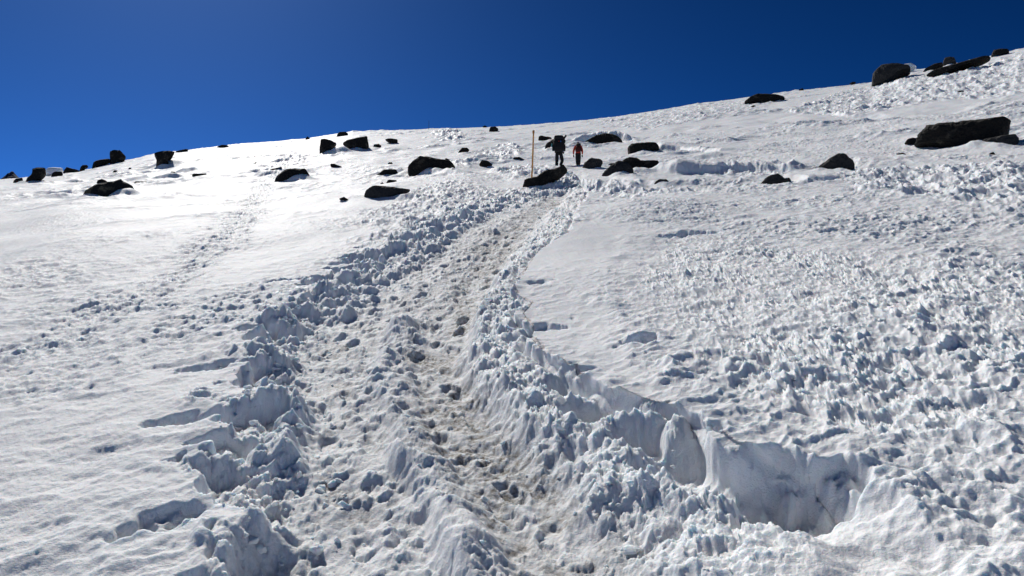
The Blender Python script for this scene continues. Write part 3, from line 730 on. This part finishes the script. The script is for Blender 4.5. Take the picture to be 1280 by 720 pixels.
M_SNOWCAP = snow_material('drifted_snow', False)

# ------------------------------------------------------------------ rocks
def outline_frame(pts, rdist=None):
    """stand an outline upright on the slope at its own distance: azimuth frame and metres"""
    P = np.array(pts, float)
    cx = (P[:, 0].min()+P[:, 0].max())/2; by = P[:, 1].max()
    if rdist is None:
        gx, gy = G(cx, by)
    else:
        d = ray(cx, by); t = math.atan2(d[0], d[1]); gx, gy = math.sin(t)*rdist, math.cos(t)*rdist
    return P, gx, gy
def upright(P, gx, gy, back):
    r = math.hypot(gx, gy); ux, uy = gx/r, gy/r            # view azimuth
    D = r+back
    out = []
    for px, py in P:
        d = ray(px, py)
        k = D/(d[0]*ux+d[1]*uy)
        w = d*k
        out.append((w[0]*uy-w[1]*ux, w[2]+CAM_H))           # lateral (right), height
    return np.array(out), (ux, uy), D
def resample(Q, n):
    C = np.vstack([Q, Q[:1]])
    seg = np.hypot(*np.diff(C, axis=0).T); s = np.concatenate([[0], np.cumsum(seg)])
    t = np.linspace(0, s[-1], n, endpoint=False)
    return np.stack([np.interp(t, s, C[:, 0]), np.interp(t, s, C[:, 1])], 1)
def stone(name, pts, mat, depth=0.8, rdist=None, seed=1, parent=None, rough=1.0, smooth=False, sink=0.35, n=None, fwd=0.0):
    P, gx, gy = outline_frame(pts, rdist)
    wpx = np.ptp(P[:, 0]); r = math.hypot(gx, gy)
    width = wpx*r/F; hd = max(0.5*depth*width, 0.12)
    Q, (ux, uy), D = upright(P, gx, gy, 0.85*hd-fwd)
    n = n or int(np.clip(wpx*0.9, 28, 100))
    Q = resample(Q, n)
    zlo, zhi = Q[:, 1].min(), Q[:, 1].max(); H = zhi-zlo
    if sink:
        low = sstep(0.30, 0.0, (Q[:, 1]-zlo)/H)
        Q[:, 1] -= low*(sink*H+0.1)
    c = np.array([Q[:, 0].mean(), zlo-0.05*H])
    area = 0.5*abs(np.dot(Q[:, 0], np.roll(Q[:, 1], -1))-np.dot(Q[:, 1], np.roll(Q[:, 0], -1)))
    size = min(width, H, 1.25*area/math.hypot(width, H))
    K = int(np.clip(n*0.4, 10, 26))
    rnd = random.Random(seed*7+3)
    cuts = []
    for _ in range(0 if smooth else 12):           # fracture planes facing the valley and the sky
        nv = Vector((rnd.uniform(-1, 1), -rnd.uniform(.55, 1.3), rnd.uniform(-.5, .9))).normalized()
        cuts.append((nv, rnd.uniform(.62, .86)))
    cen = Vector((Q[:, 0].mean(), 0, zlo+0.35*H))
    sup = [abs(nv.x)*width*.5+abs(nv.y)*hd+abs(nv.z)*H*.65 for nv, _ in cuts]
    ts = np.sin(np.linspace(-math.pi/2*0.97, math.pi/2*0.97, K))
    verts = []
    bx, by = gx/r*D, gy/r*D
    lat0 = 0.0
    for k, t in enumerate(ts):
        s = (1-abs(t)**3.6)**(1/3.6)
        s = s*(1 if t < 0 else 0.9+0.1*s)
        for i in range(n):
            q = c+(Q[i]-c)*s
            lx, ly, lz = q[0], t*hd, q[1]
            v = Vector((lx/size*1.7+seed*7.3, ly/size*1.7+seed*3.1, lz/size*1.7))
            d1 = mnoise.fractal(v, 0.9, 2.1, 5)*0.055*size*rough
            cell = mnoise.voronoi(v*1.1)[0]
            d2 = (cell[1]-cell[0]-0.3)*0.10*size*rough
            edge = 0.35+0.65*abs(t)
            dd = Vector((q[0]-c[0], ly*1.4, q[1]-c[1]))
            if dd.length > 1e-6: dd.normalize()
            lx += dd.x*(d1*0.7+d2*edge); ly += dd.y*(d1+d2); lz += dd.z*(d1*0.7+d2*edge)
            vv = Vector((lx, ly, lz))-cen
            for (nv, fr), sp in zip(cuts, sup):
                e = vv.dot(nv)-fr*sp
                if e > 0: vv -= nv*e*0.9
            d3 = mnoise.fractal(v*4.0, 0.8, 2.1, 4)*0.034*size*rough
            lx, ly, lz = vv.x+cen.x+d3*dd.x, vv.y+d3, vv.z+cen.z+d3*dd.z
            # back to the world: right axis (uy,-ux), depth axis (ux,uy)
            verts.append((lx*uy+(D+ly)*ux, -lx*ux+(D+ly)*uy, lz))
    faces = []
    for k in range(K-1):
        for i in range(n):
            j = (i+1) % n
            faces.append((k*n+i, k*n+j, (k+1)*n+j, (k+1)*n+i))
    faces.append(tuple(range(n))[::-1]); faces.append(tuple((K-1)*n+i for i in range(n)))
    base = Vector((gx, gy, float(zmacro(gx, gy))))
    if parent is not None: base = Vector(parent.matrix_basis.translation)
    verts = [tuple(Vector(v)-base) for v in verts]
    o = obj(name, verts, faces, mat, parent, smooth)
    if parent is None: o.location = base
    return o
MATS = {'R': M_ROCK, 'L': M_LICHEN, 'G': M_GREY}
placed = {}
for k, (pts, label, name, mk, dep, rd) in enumerate(ROCKS):
    o = stone(name, pts, MATS[mk], dep, rd, seed=k+1)
    placed[label] = o
    tag(o, label, 'boulder' if name == 'boulder' else 'rock', GR)
def rock_of(word):
    return next(o for l, o in placed.items() if word in l)
# caps of snow carried by rocks
stone('snow_cap', [(57,219),(56,213.5),(60,210.5),(68,210),(78,211),(79.5,215),(72,214.5),(65,217.5),(61,219.5)], M_SNOWCAP, .8, seed=201, parent=rock_of('rounded white snow cap'), rough=.5, smooth=True, sink=0, fwd=0.3)
stone('snow_cap', [(1120,86.5),(1128,82),(1140,80.6),(1146,84),(1138,87.5),(1126,91),(1119,92)], M_SNOWCAP, .7, seed=202, parent=rock_of('snow-dusted'), rough=.5, smooth=True, sink=0, fwd=0.4)

# ------------------------------------------------------------------ far mountain
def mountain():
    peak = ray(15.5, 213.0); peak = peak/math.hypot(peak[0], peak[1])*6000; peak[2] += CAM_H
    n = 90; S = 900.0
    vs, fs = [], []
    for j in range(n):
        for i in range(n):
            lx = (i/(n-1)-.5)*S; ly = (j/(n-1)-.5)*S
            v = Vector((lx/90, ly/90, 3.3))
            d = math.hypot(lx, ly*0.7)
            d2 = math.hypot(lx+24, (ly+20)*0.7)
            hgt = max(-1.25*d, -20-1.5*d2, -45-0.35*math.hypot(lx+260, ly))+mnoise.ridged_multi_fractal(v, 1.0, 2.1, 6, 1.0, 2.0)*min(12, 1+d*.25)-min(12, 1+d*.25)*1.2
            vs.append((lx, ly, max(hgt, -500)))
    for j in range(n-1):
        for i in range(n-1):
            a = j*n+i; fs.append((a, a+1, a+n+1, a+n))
    o = obj('hills', vs, fs, rock_material('haze_tinted_rock', (0.035, 0.045, 0.075), (0.06, 0.075, 0.12), 0.1))  # dark rock, blue of the distant air haze mixed into its base colour
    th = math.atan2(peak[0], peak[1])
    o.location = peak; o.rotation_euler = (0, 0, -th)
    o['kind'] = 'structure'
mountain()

# ------------------------------------------------------------------ marker poles
def ztop(x, y):
    h = detail(np.array([x]), np.array([y]))[0][0]
    return float(zmacro(x, y))+float(h)
def lathe(profile, seg=16, off=None):
    vs, fs = [], []
    for k, (r, z) in enumerate(profile):
        ox, oy = off(z) if off else (0, 0)
        for i in range(seg):
            a = 2*math.pi*i/seg
            vs.append((ox+r*math.cos(a), oy+r*math.sin(a), z))
    for k in range(len(profile)-1):
        for i in range(seg):
            j = (i+1) % seg
            fs.append((k*seg+i, k*seg+j, (k+1)*seg+j, (k+1)*seg+i))
    fs.append(tuple(range(seg))[::-1]); fs.append(tuple((len(profile)-1)*seg+i for i in range(seg)))
    return vs, fs
M_POLE = plain('weathered_orange_wood', (0.70, 0.31, 0.08), 0.7, 0.35, 30)
M_POLECAP = plain('dark_orange_band', (0.45, 0.20, 0.07), 0.6, 0.3, 30)
M_IRON = plain('rusty_iron', (0.05, 0.04, 0.035), 0.8, 0.3, 30)
px, py = G(664.6, 224.0)
pr = math.hypot(px, py); pl = 64*pr/F
pole = bpy.data.objects.new('marker_pole', None); col.objects.link(pole)
pole.location = (px, py, float(zmacro(px, py)))
lean = math.atan2(2.6, 62)
wob = lambda z: (0.006*math.sin(z*2.1), 0.006*math.cos(z*1.7))
prof = [(0.031-0.004*k/14*1.0, -0.5+(pl-0.10+0.5)*k/14) for k in range(15)]
vs, fs = lathe(prof, 14, wob); obj('pole', vs, fs, M_POLE, pole, True)
vs, fs = lathe([(0.029, pl-0.12), (0.040, pl-0.11), (0.042, pl-0.03), (0.038, pl-0.005), (0.027, pl)], 14, wob); obj('cap', vs, fs, M_POLECAP, pole, True)
pole.rotation_euler = (0, lean, 0)
tag(pole, 'tall thin orange wooden marker pole standing behind the long slanting slab', 'pole')
px2, py2 = G(536, 162.5)
r2 = math.hypot(px2, py2); l2 = 12.5*r2/F
vs, fs = lathe([(0.03, -0.6), (0.028, 0.0), (0.026, l2*.6), (0.022, l2), (0.012, l2+0.02)], 10)
p2 = obj('marker_rod', vs, fs, M_IRON, None, True); p2.location = (px2, py2, float(zmacro(px2, py2)))
tag(p2, 'thin dark rod standing up from the far skyline', 'rod')

# ------------------------------------------------------------------ hikers
def skin_mesh(name, nodes, edges, mat, parent, sub=2, root=0):
    """nodes: (x, y, z, rx, ry)"""
    me = bpy.data.meshes.new(name)
    me.from_pydata([n[:3] for n in nodes], edges, [])
    o = bpy.data.objects.new(name, me); col.objects.link(o)
    m = o.modifiers.new('skin', 'SKIN'); m.use_smooth_shade = True
    me.skin_vertices.new() if not me.skin_vertices else None
    sv = me.skin_vertices[0].data
    for k, nd in enumerate(nodes):
        sv[k].radius = (nd[3], nd[4]); sv[k].use_root = (k == root)
    s = o.modifiers.new('sub', 'SUBSURF'); s.levels = sub; s.render_levels = sub
    dg = bpy.context.evaluated_depsgraph_get()
    m2 = bpy.data.meshes.new_from_object(o.evaluated_get(dg))
    o.modifiers.clear(); o.data = m2; m2.name = name
    m2.materials.clear(); m2.materials.append(mat)
    m2.polygons.foreach_set('use_smooth', np.ones(len(m2.polygons), bool))
    if parent: o.parent = parent
    return o
def chain(*idx): return list(zip(idx[:-1], idx[1:]))
M_SKIN = plain('skin', (0.45, 0.27, 0.19), 0.5, 0.1, 20)
M_TROUS = plain('black_trousers', (0.012, 0.012, 0.014), 0.8, 0.3, 60)
M_TROUS2 = plain('charcoal_trousers', (0.018, 0.018, 0.02), 0.8, 0.3, 60)
M_BLACK = plain('black_pack_fabric', (0.010, 0.010, 0.013), 0.8, 0.3, 60)
M_BLUEJ = plain('blue_jacket', (0.03, 0.16, 0.5), 0.7, 0.25, 50)
M_RED = plain('red_jacket', (0.55, 0.05, 0.03), 0.7, 0.3, 50)
M_MAROON = plain('maroon_pack_fabric', (0.055, 0.012, 0.012), 0.8, 0.3, 50)
M_HAT1 = plain('dark_hat', (0.02, 0.02, 0.025), 0.8, 0.3, 50)
M_HAT2 = plain('purple_hat', (0.05, 0.04, 0.12), 0.8, 0.3, 50)
M_TEAL = plain('teal_plastic', (0.03, 0.25, 0.28), 0.4, 0.1, 20)
M_GLOVE = plain('dark_glove', (0.015, 0.013, 0.014), 0.8, 0.3, 60)
M_BOOT = plain('dark_boot', (0.02, 0.017, 0.014), 0.7, 0.3, 60)
M_EYE = plain('eye', (0.05, 0.04, 0.03), 0.2, 0.1, 20)
M_PATCH = plain('red_patch', (0.25, 0.03, 0.02), 0.6, 0.2, 40)

def hand_nodes(wrist, fdir, side):
    """palm with four unequal curled fingers and a thumb from its side; returns nodes, edges (0 = wrist)"""
    f = Vector(fdir).normalized(); s = Vector(side).normalized(); nrm = f.cross(s)
    W = Vector(wrist)
    nodes = [(*W, .026, .020), (*(W+f*.045), .034, .018), (*(W+f*.075), .036, .017)]
    edges = [(0, 1), (1, 2)]
    for k, (o, L) in enumerate(((-.032, .062), (-.011, .076), (.011, .082), (.032, .072))):
        b = W+f*.08+s*o
        i = len(nodes)
        nodes += [(*b, .011, .010), (*(b+f*L*.5+nrm*.006), .0095, .009), (*(b+f*L*.85+nrm*.026), .008, .008), (*(b+f*L*.9+nrm*.045), .007, .007)]
        edges += [(2, i)]+chain(i, i+1, i+2, i+3)
    i = len(nodes)
    t0 = W+f*.03+s*.034
    nodes += [(*t0, .013, .012), (*(t0+f*.03+s*.022+nrm*.01), .011, .010), (*(t0+f*.058+s*.028+nrm*.022), .009, .009)]
    edges += [(1, i)]+chain(i, i+1, i+2)
    return nodes, edges
def hiker(label, J, mats, loc, scale, rotz):
    """J: joint positions; body is one skin surface with clothes as children"""
    sh, el, wr, hip, kn, an, to = (J[k] for k in ('shoulder', 'elbow', 'wrist', 'hip', 'knee', 'ankle', 'toe'))
    pel, wst, cst, nck, hd = J['pelvis'], J['waist'], J['chest'], J['neck'], J['head']
    nodes = [(*pel, .13, .10), (*wst, .125, .09), (*cst, .15, .105), (*nck, .055, .055), (hd[0], hd[1]-.005, hd[2]-.06, .068, .078), (*hd, .075, .092), (hd[0], hd[1]-.01, hd[2]+.075, .062, .075),
             (hd[0], hd[1]+.10, hd[2]-.02, .013, .014), (hd[0]-.085, hd[1], hd[2]-.01, .010, .02), (hd[0]+.085, hd[1], hd[2]-.01, .010, .02)]
    edges = chain(0, 1, 2, 3, 4, 5, 6)+[(5, 7), (5, 8), (5, 9)]
    for q in (0, 1):
        i = len(nodes)
        nodes += [(*sh[q], .062, .06), (*el[q], .042, .042), (*wr[q], .028, .026)]
        edges += [(2, i), (i, i+1), (i+1, i+2)]
        i = len(nodes)
        nodes += [(*hip[q], .085, .085), (*kn[q], .055, .058), (*an[q], .038, .042), (*to[q], .036, .026)]
        edges += [(0, i)]+chain(i, i+1, i+2, i+3)
    body = skin_mesh('person', nodes, edges, mats['skin'], None)
    body.location = loc; body.scale = (scale,)*3; body.rotation_euler = (0, 0, rotz)
    # jacket
    g = mats['bulk']
    jn = [(pel[0], pel[1], pel[2]-.07, .18+g, .145+g), (*wst, .155+g, .12+g), (*cst, .18+g, .135+g), (nck[0], nck[1], nck[2]-.03, .085, .085)]
    je = chain(0, 1, 2, 3)
    for q in (0, 1):
        i = len(jn)
        jn += [(*sh[q], .085+g*.5, .085+g*.5), (*el[q], .065+g*.4, .065+g*.4), (*(Vector(el[q]).lerp(Vector(wr[q]), .93)), .048, .046)]
        je += [(2, i), (i, i+1), (i+1, i+2)]
    skin_mesh('jacket', jn, je, mats['jacket'], body)
    tn = [(*pel, .15, .118)]; te = []
    for q in (0, 1):
        i = len(tn)
        tn += [(*hip[q], .105, .105), (*(Vector(hip[q]).lerp(Vector(kn[q]), .5)), .115, .115), (*kn[q], .098, .10), (*(Vector(kn[q]).lerp(Vector(an[q]), .5)), .092, .095), (*(Vector(kn[q]).lerp(Vector(an[q]), .93)), .082, .085)]
        te += [(0, i)]+chain(i, i+1, i+2, i+3, i+4)
    skin_mesh('trousers', tn, te, mats['trousers'], body)
    for q in (0, 1):
        a, t = Vector(an[q]), Vector(to[q])
        heel = a+Vector((0, -.06, -.05))
        skin_mesh('boot', [(*(a+Vector((0, 0, .08))), .055, .055), (*a, .055, .058), (heel.x, heel.y, t.z+.01, .05, .04), (*((a+t)/2+Vector((0, 0, -.01))), .052, .045), (*t, .048, .038)],
                  [(0, 1), (1, 2), (1, 3), (3, 4)], M_BOOT, body)
        d = Vector(wr[q])-Vector(el[q])
        hn, he = hand_nodes(wr[q], d, (-1 if q else 1, .8, 0))
        hn = [(n[0], n[1], n[2], n[3]*1.15, n[4]*1.15) for n in hn]
        skin_mesh('glove', hn, he, M_GLOVE, body)
        ev, ef = lathe([(.002, -.011), (.009, -.006), (.011, 0), (.009, .006), (.002, .011)], 8)
        e = obj('eye', ev, ef, M_EYE, body, True); e.location = (hd[0]+(-.033 if q == 0 else .033), hd[1]+.085, hd[2]+.012)
    skin_mesh('hat', [(hd[0], hd[1]-.01, hd[2]+.035, .092, .105), (hd[0], hd[1]-.01, hd[2]+.085, .085, .098), (hd[0], hd[1]-.015, hd[2]+.12, .05, .06)], chain(0, 1, 2), mats['hat'], body)
    tag(body, label, 'person', 'hikers walking up the trail')
    return body
def rbox(name, size, center, mat, parent, bev=0.05, bulge=0.0, seg=3, warp=0.0, seed=0):
    bm = bmesh.new()
    bmesh.ops.create_cube(bm, size=1.0)
    bmesh.ops.scale(bm, vec=size, verts=bm.verts)
    bmesh.ops.bevel(bm, geom=bm.edges[:], offset=bev, segments=seg, affect='EDGES', profile=0.6)
    bmesh.ops.subdivide_edges(bm, edges=[e for e in bm.edges if e.calc_length() > 0.12], cuts=3, use_grid_fill=True)
    for v in bm.verts:
        n = mnoise.noise(v.co*6+Vector((seed, 0, 0)))*warp
        k = 1+bulge*(1-min(1, (abs(v.co.z)/(size[2]/2))**2))
        v.co.x *= k; v.co.y *= k
        v.co += v.co.normalized()*n
    me = bpy.data.meshes.new(name); bm.to_mesh(me); bm.free()
    me.materials.append(mat); me.polygons.foreach_set('use_smooth', np.ones(len(me.polygons), bool))
    o = bpy.data.objects.new(name, me); col.objects.link(o); o.location = center
    if parent: o.parent = parent
    return o
def backpack(label, loc, rotz, scale, w, d, h, mat, lid_mat, extra):
    root = bpy.data.objects.new('backpack', None); col.objects.link(root)
    root.location = loc; root.rotation_euler = (0, 0, rotz); root.scale = (scale,)*3
    rbox('main_bag', (w*.80, d, h*.74), (0, -d/2, h*.38), mat, root, .13, .10, warp=.04, seed=3)
    rbox('lid', (w*.70, d*1.05, h*.24), (0, -d*.5, h*.85), lid_mat, root, .09, .08, warp=.04, seed=9)
    rbox('side_pocket', (w*.16, d*.6, h*.38), (-w*.44, -d*.45, h*.25), mat, root, .04, .1, warp=.01, seed=5)
    rbox('side_pocket', (w*.16, d*.6, h*.38), (w*.44, -d*.45, h*.25), mat, root, .04, .1, warp=.01, seed=7)
    rbox('front_pocket', (w*.5, d*.22, h*.36), (0, -d*1.05, h*.34), mat, root, .04, .1, warp=.01, seed=8)
    for sx in (-1, 1):
        skin_mesh('shoulder_strap', [(sx*w*.17, .0, h*.75, .028, .012), (sx*w*.20, .14, h*.86, .028, .012), (sx*w*.22, .30, h*.72, .028, .012), (sx*w*.24, .30, h*.42, .026, .010), (sx*w*.26, .10, h*.18, .02, .010), (sx*w*.24, 0, h*.12, .02, .01)], chain(0, 1, 2, 3, 4, 5), mat, root, 1)
    skin_mesh('hip_belt', [(-w*.3, 0, h*.08, .035, .014), (-w*.29, .16, h*.05, .035, .014), (-w*.15, .32, h*.03, .03, .012), (w*.15, .32, h*.03, .03, .012), (w*.29, .16, h*.05, .035, .014), (w*.3, 0, h*.08, .035, .014)], chain(0, 1, 2, 3, 4, 5), mat, root, 1)
    if extra:
        rbox('badge', (.07, .012, .05), (0.0, -d*1.2, h*.56), M_PATCH, root, .005, 0)
        rbox('blue_strap', (.035, .02, .30), (.11, -d*1.03, h*.45), M_BLUEJ, root, .006, 0)
    tag(root, label, 'backpack')
    return root

x1, y1 = G(698.7, 210.2)
r1 = math.hypot(x1, y1); s1 = 41.5*r1/F/1.80
rot1 = -math.atan2(x1, y1)
J1 = dict(pelvis=(0, 0, .95), waist=(.01, .03, 1.12), chest=(.0, .07, 1.36), neck=(0, .12, 1.54), head=(0, .17, 1.66),
          shoulder=[(-.19, .08, 1.45), (.19, .08, 1.45)], elbow=[(-.27, .10, 1.17), (.31, .02, 1.17)], wrist=[(-.20, .33, 1.22), (.27, .22, 1.02)],
          hip=[(-.10, 0, .88), (.10, 0, .88)], knee=[(-.115, .08, .50), (.19, .10, .50)], ankle=[(-.13, -.02, .10), (.08, -.16, .12)], toe=[(-.14, .14, .04), (.09, .0, .04)])
z1 = float(zmacro(x1, y1))-0.03
h1 = hiker('walking hiker with a huge black backpack, dark trousers and a strip of blue jacket', J1,
           dict(skin=M_SKIN, jacket=M_BLUEJ, trousers=M_TROUS, hat=M_HAT1, bulk=0.0), (x1, y1, z1), s1, rot1)
def on_back(x, y, z, rot, sc, off):
    c, s = math.cos(rot), math.sin(rot)
    return (x+sc*(off[0]*c-off[1]*s), y+sc*(off[0]*s+off[1]*c), z+sc*off[2])
bp1 = backpack('huge black backpack with a tall lid carried by the hiker in dark trousers', on_back(x1, y1, z1, rot1, s1, (0, -.07, .90)), rot1, s1, .70, .36, .92, M_BLACK, M_BLACK, True)
bp_mat = rbox('rolled_mat', (.10, .12, .30), (.33, -.2, .80), M_BLACK, bp1, .045, 0); bp_mat.rotation_euler = (0, R(35), 0)
bt = bpy.data.objects.new('water_bottle', None); col.objects.link(bt)
bt.location = on_back(x1, y1, z1, rot1, s1, (-.375, -.22, 1.18)); bt.rotation_euler = (0, 0, rot1); bt.scale = (s1,)*3
vs, fs = lathe([(.038, 0), (.042, .01), (.042, .17), (.03, .20), (.02, .205)], 14); obj('bottle_body', vs, fs, M_TEAL, bt, True)
vs, fs = lathe([(.022, .205), (.024, .208), (.024, .235), (.02, .24)], 14); obj('cap', vs, fs, M_BLACK, bt, True)
tag(bt, 'teal bottle in the left side pocket of the huge black backpack', 'bottle')

x2, y2 = G(722.8, 207.8)
r2 = math.hypot(x2, y2)*1.0; s2 = 34.5*r2/F/1.78
rot2 = -math.atan2(x2, y2)
J2 = dict(pelvis=(0, 0, .95), waist=(.0, .02, 1.12), chest=(.0, .05, 1.36), neck=(0, .10, 1.54), head=(0.0, .14, 1.66),
          shoulder=[(-.19, .06, 1.44), (.19, .06, 1.44)], elbow=[(-.29, .0, 1.14), (.28, .02, 1.14)], wrist=[(-.30, .06, .88), (.27, .09, .88)],
          hip=[(-.09, 0, .88), (.09, 0, .88)], knee=[(-.075, .10, .50), (.07, .04, .50)], ankle=[(-.05, .04, .12), (.06, -.10, .12)], toe=[(-.06, .18, .05), (.07, .05, .05)])
z2 = float(zmacro(x2, y2))-0.06
h2 = hiker('walking hiker in a red jacket with arms hanging down and a dark maroon pack', J2,
           dict(skin=M_SKIN, jacket=M_RED, trousers=M_TROUS2, hat=M_HAT2, bulk=0.012), (x2, y2, z2), s2, rot2)
backpack('dark maroon rucksack on the back of the hiker in the red jacket', on_back(x2, y2, z2, rot2, s2, (0.03, -.09, 1.0)), rot2, s2, .40, .22, .56, M_MAROON, M_BLACK, False)


# ------------------------------------------------------------------ loose crumbs of broken snow
def crumbs(n_want=900):
    rng = np.random.default_rng(5)
    protos = []
    for k in range(24):
        bm = bmesh.new()
        for _ in range(13):
            p = rng.normal(size=3); p /= np.linalg.norm(p)
            bm.verts.new(p*rng.uniform(.65, 1.05)*np.array([1.15, .95, .75]))
        res = bmesh.ops.convex_hull(bm, input=bm.verts[:])
        bmesh.ops.delete(bm, geom=[g for g in res['geom_unused'] if isinstance(g, bmesh.types.BMVert)], context='VERTS')
        bmesh.ops.triangulate(bm, faces=bm.faces[:])
        bmesh.ops.subdivide_edges(bm, edges=bm.edges[:], cuts=2, use_grid_fill=True)
        bm.verts.ensure_lookup_table(); bm.verts.index_update()
        vv = np.array([v.co[:] for v in bm.verts])
        vv = vv*(1+rng.normal(size=(len(vv), 1))*0.06)*(0.93+0.07*np.cos(vv[:, :1]*5+vv[:, 1:2]*4))
        protos.append((vv, np.array([[v.index for v in f.verts] for f in bm.faces]))); bm.free()
    N = 30000
    px = rng.uniform(180, 1000, N); py = 235+485*rng.uniform(0, 1, N)**1.1
    # candidates spread over the trail on the ground
    yy = rng.uniform(2.6, 17, N)**1.0; t = rng.uniform(-.36, .30, N)
    x = (yy*np.tan(t)).astype(f32); y = yy.astype(f32)
    dl, sl, _, _, _ = polyline_dist(x, y, EDGE_L); dr, sr, _, _, _ = polyline_dist(x, y, EDGE_R)
    u = -dl*sl; v = dr*sr
    dR = polyline_dist(x, y, LANE_R)[0]
    p = np.where((u > 0) & (u < .75), 0.9*np.exp(-((u-.35)/.3)**2), 0)+np.where((v > 0.15) & (v < .9), .22, 0)+np.where((u > -.25) & (u <= 0), .10, 0)
    p = np.where((u > -.25) & (v > 0.12), p+0.05, 0)*np.where(dR < .2, .15, 1)
    keep = np.nonzero(rng.uniform(0, 1, N) < p)[0][:n_want]
    x, y = x[keep], y[keep]
    h = zmacro(x, y)+detail(x, y)[0]
    V, Fc = [], []; base = 0
    for k in range(len(x)):
        vv, ff = protos[int(rng.integers(len(protos)))]
        s = 0.007*math.exp(rng.exponential(0.55)); s = min(s, 0.036)*(1+0.04*y[k])
        a = rng.uniform(0, 6.28); b = rng.uniform(-.7, .7)
        ca, sa, cb, sb = math.cos(a), math.sin(a), math.cos(b), math.sin(b)
        M = np.array([[ca, -sa, 0], [sa, ca, 0], [0, 0, 1]])@np.array([[1, 0, 0], [0, cb, -sb], [0, sb, cb]])
        V.append(vv@M.T*s+np.array([x[k], y[k], h[k]+s*0.1])); Fc.append(ff+base); base += len(vv)
    V = np.vstack(V); Fc = np.vstack(Fc)
    o = obj('snow_rubble', V.tolist(), Fc.tolist(), M_SNOWCAP, None, True)
    o['kind'] = 'stuff'
crumbs()
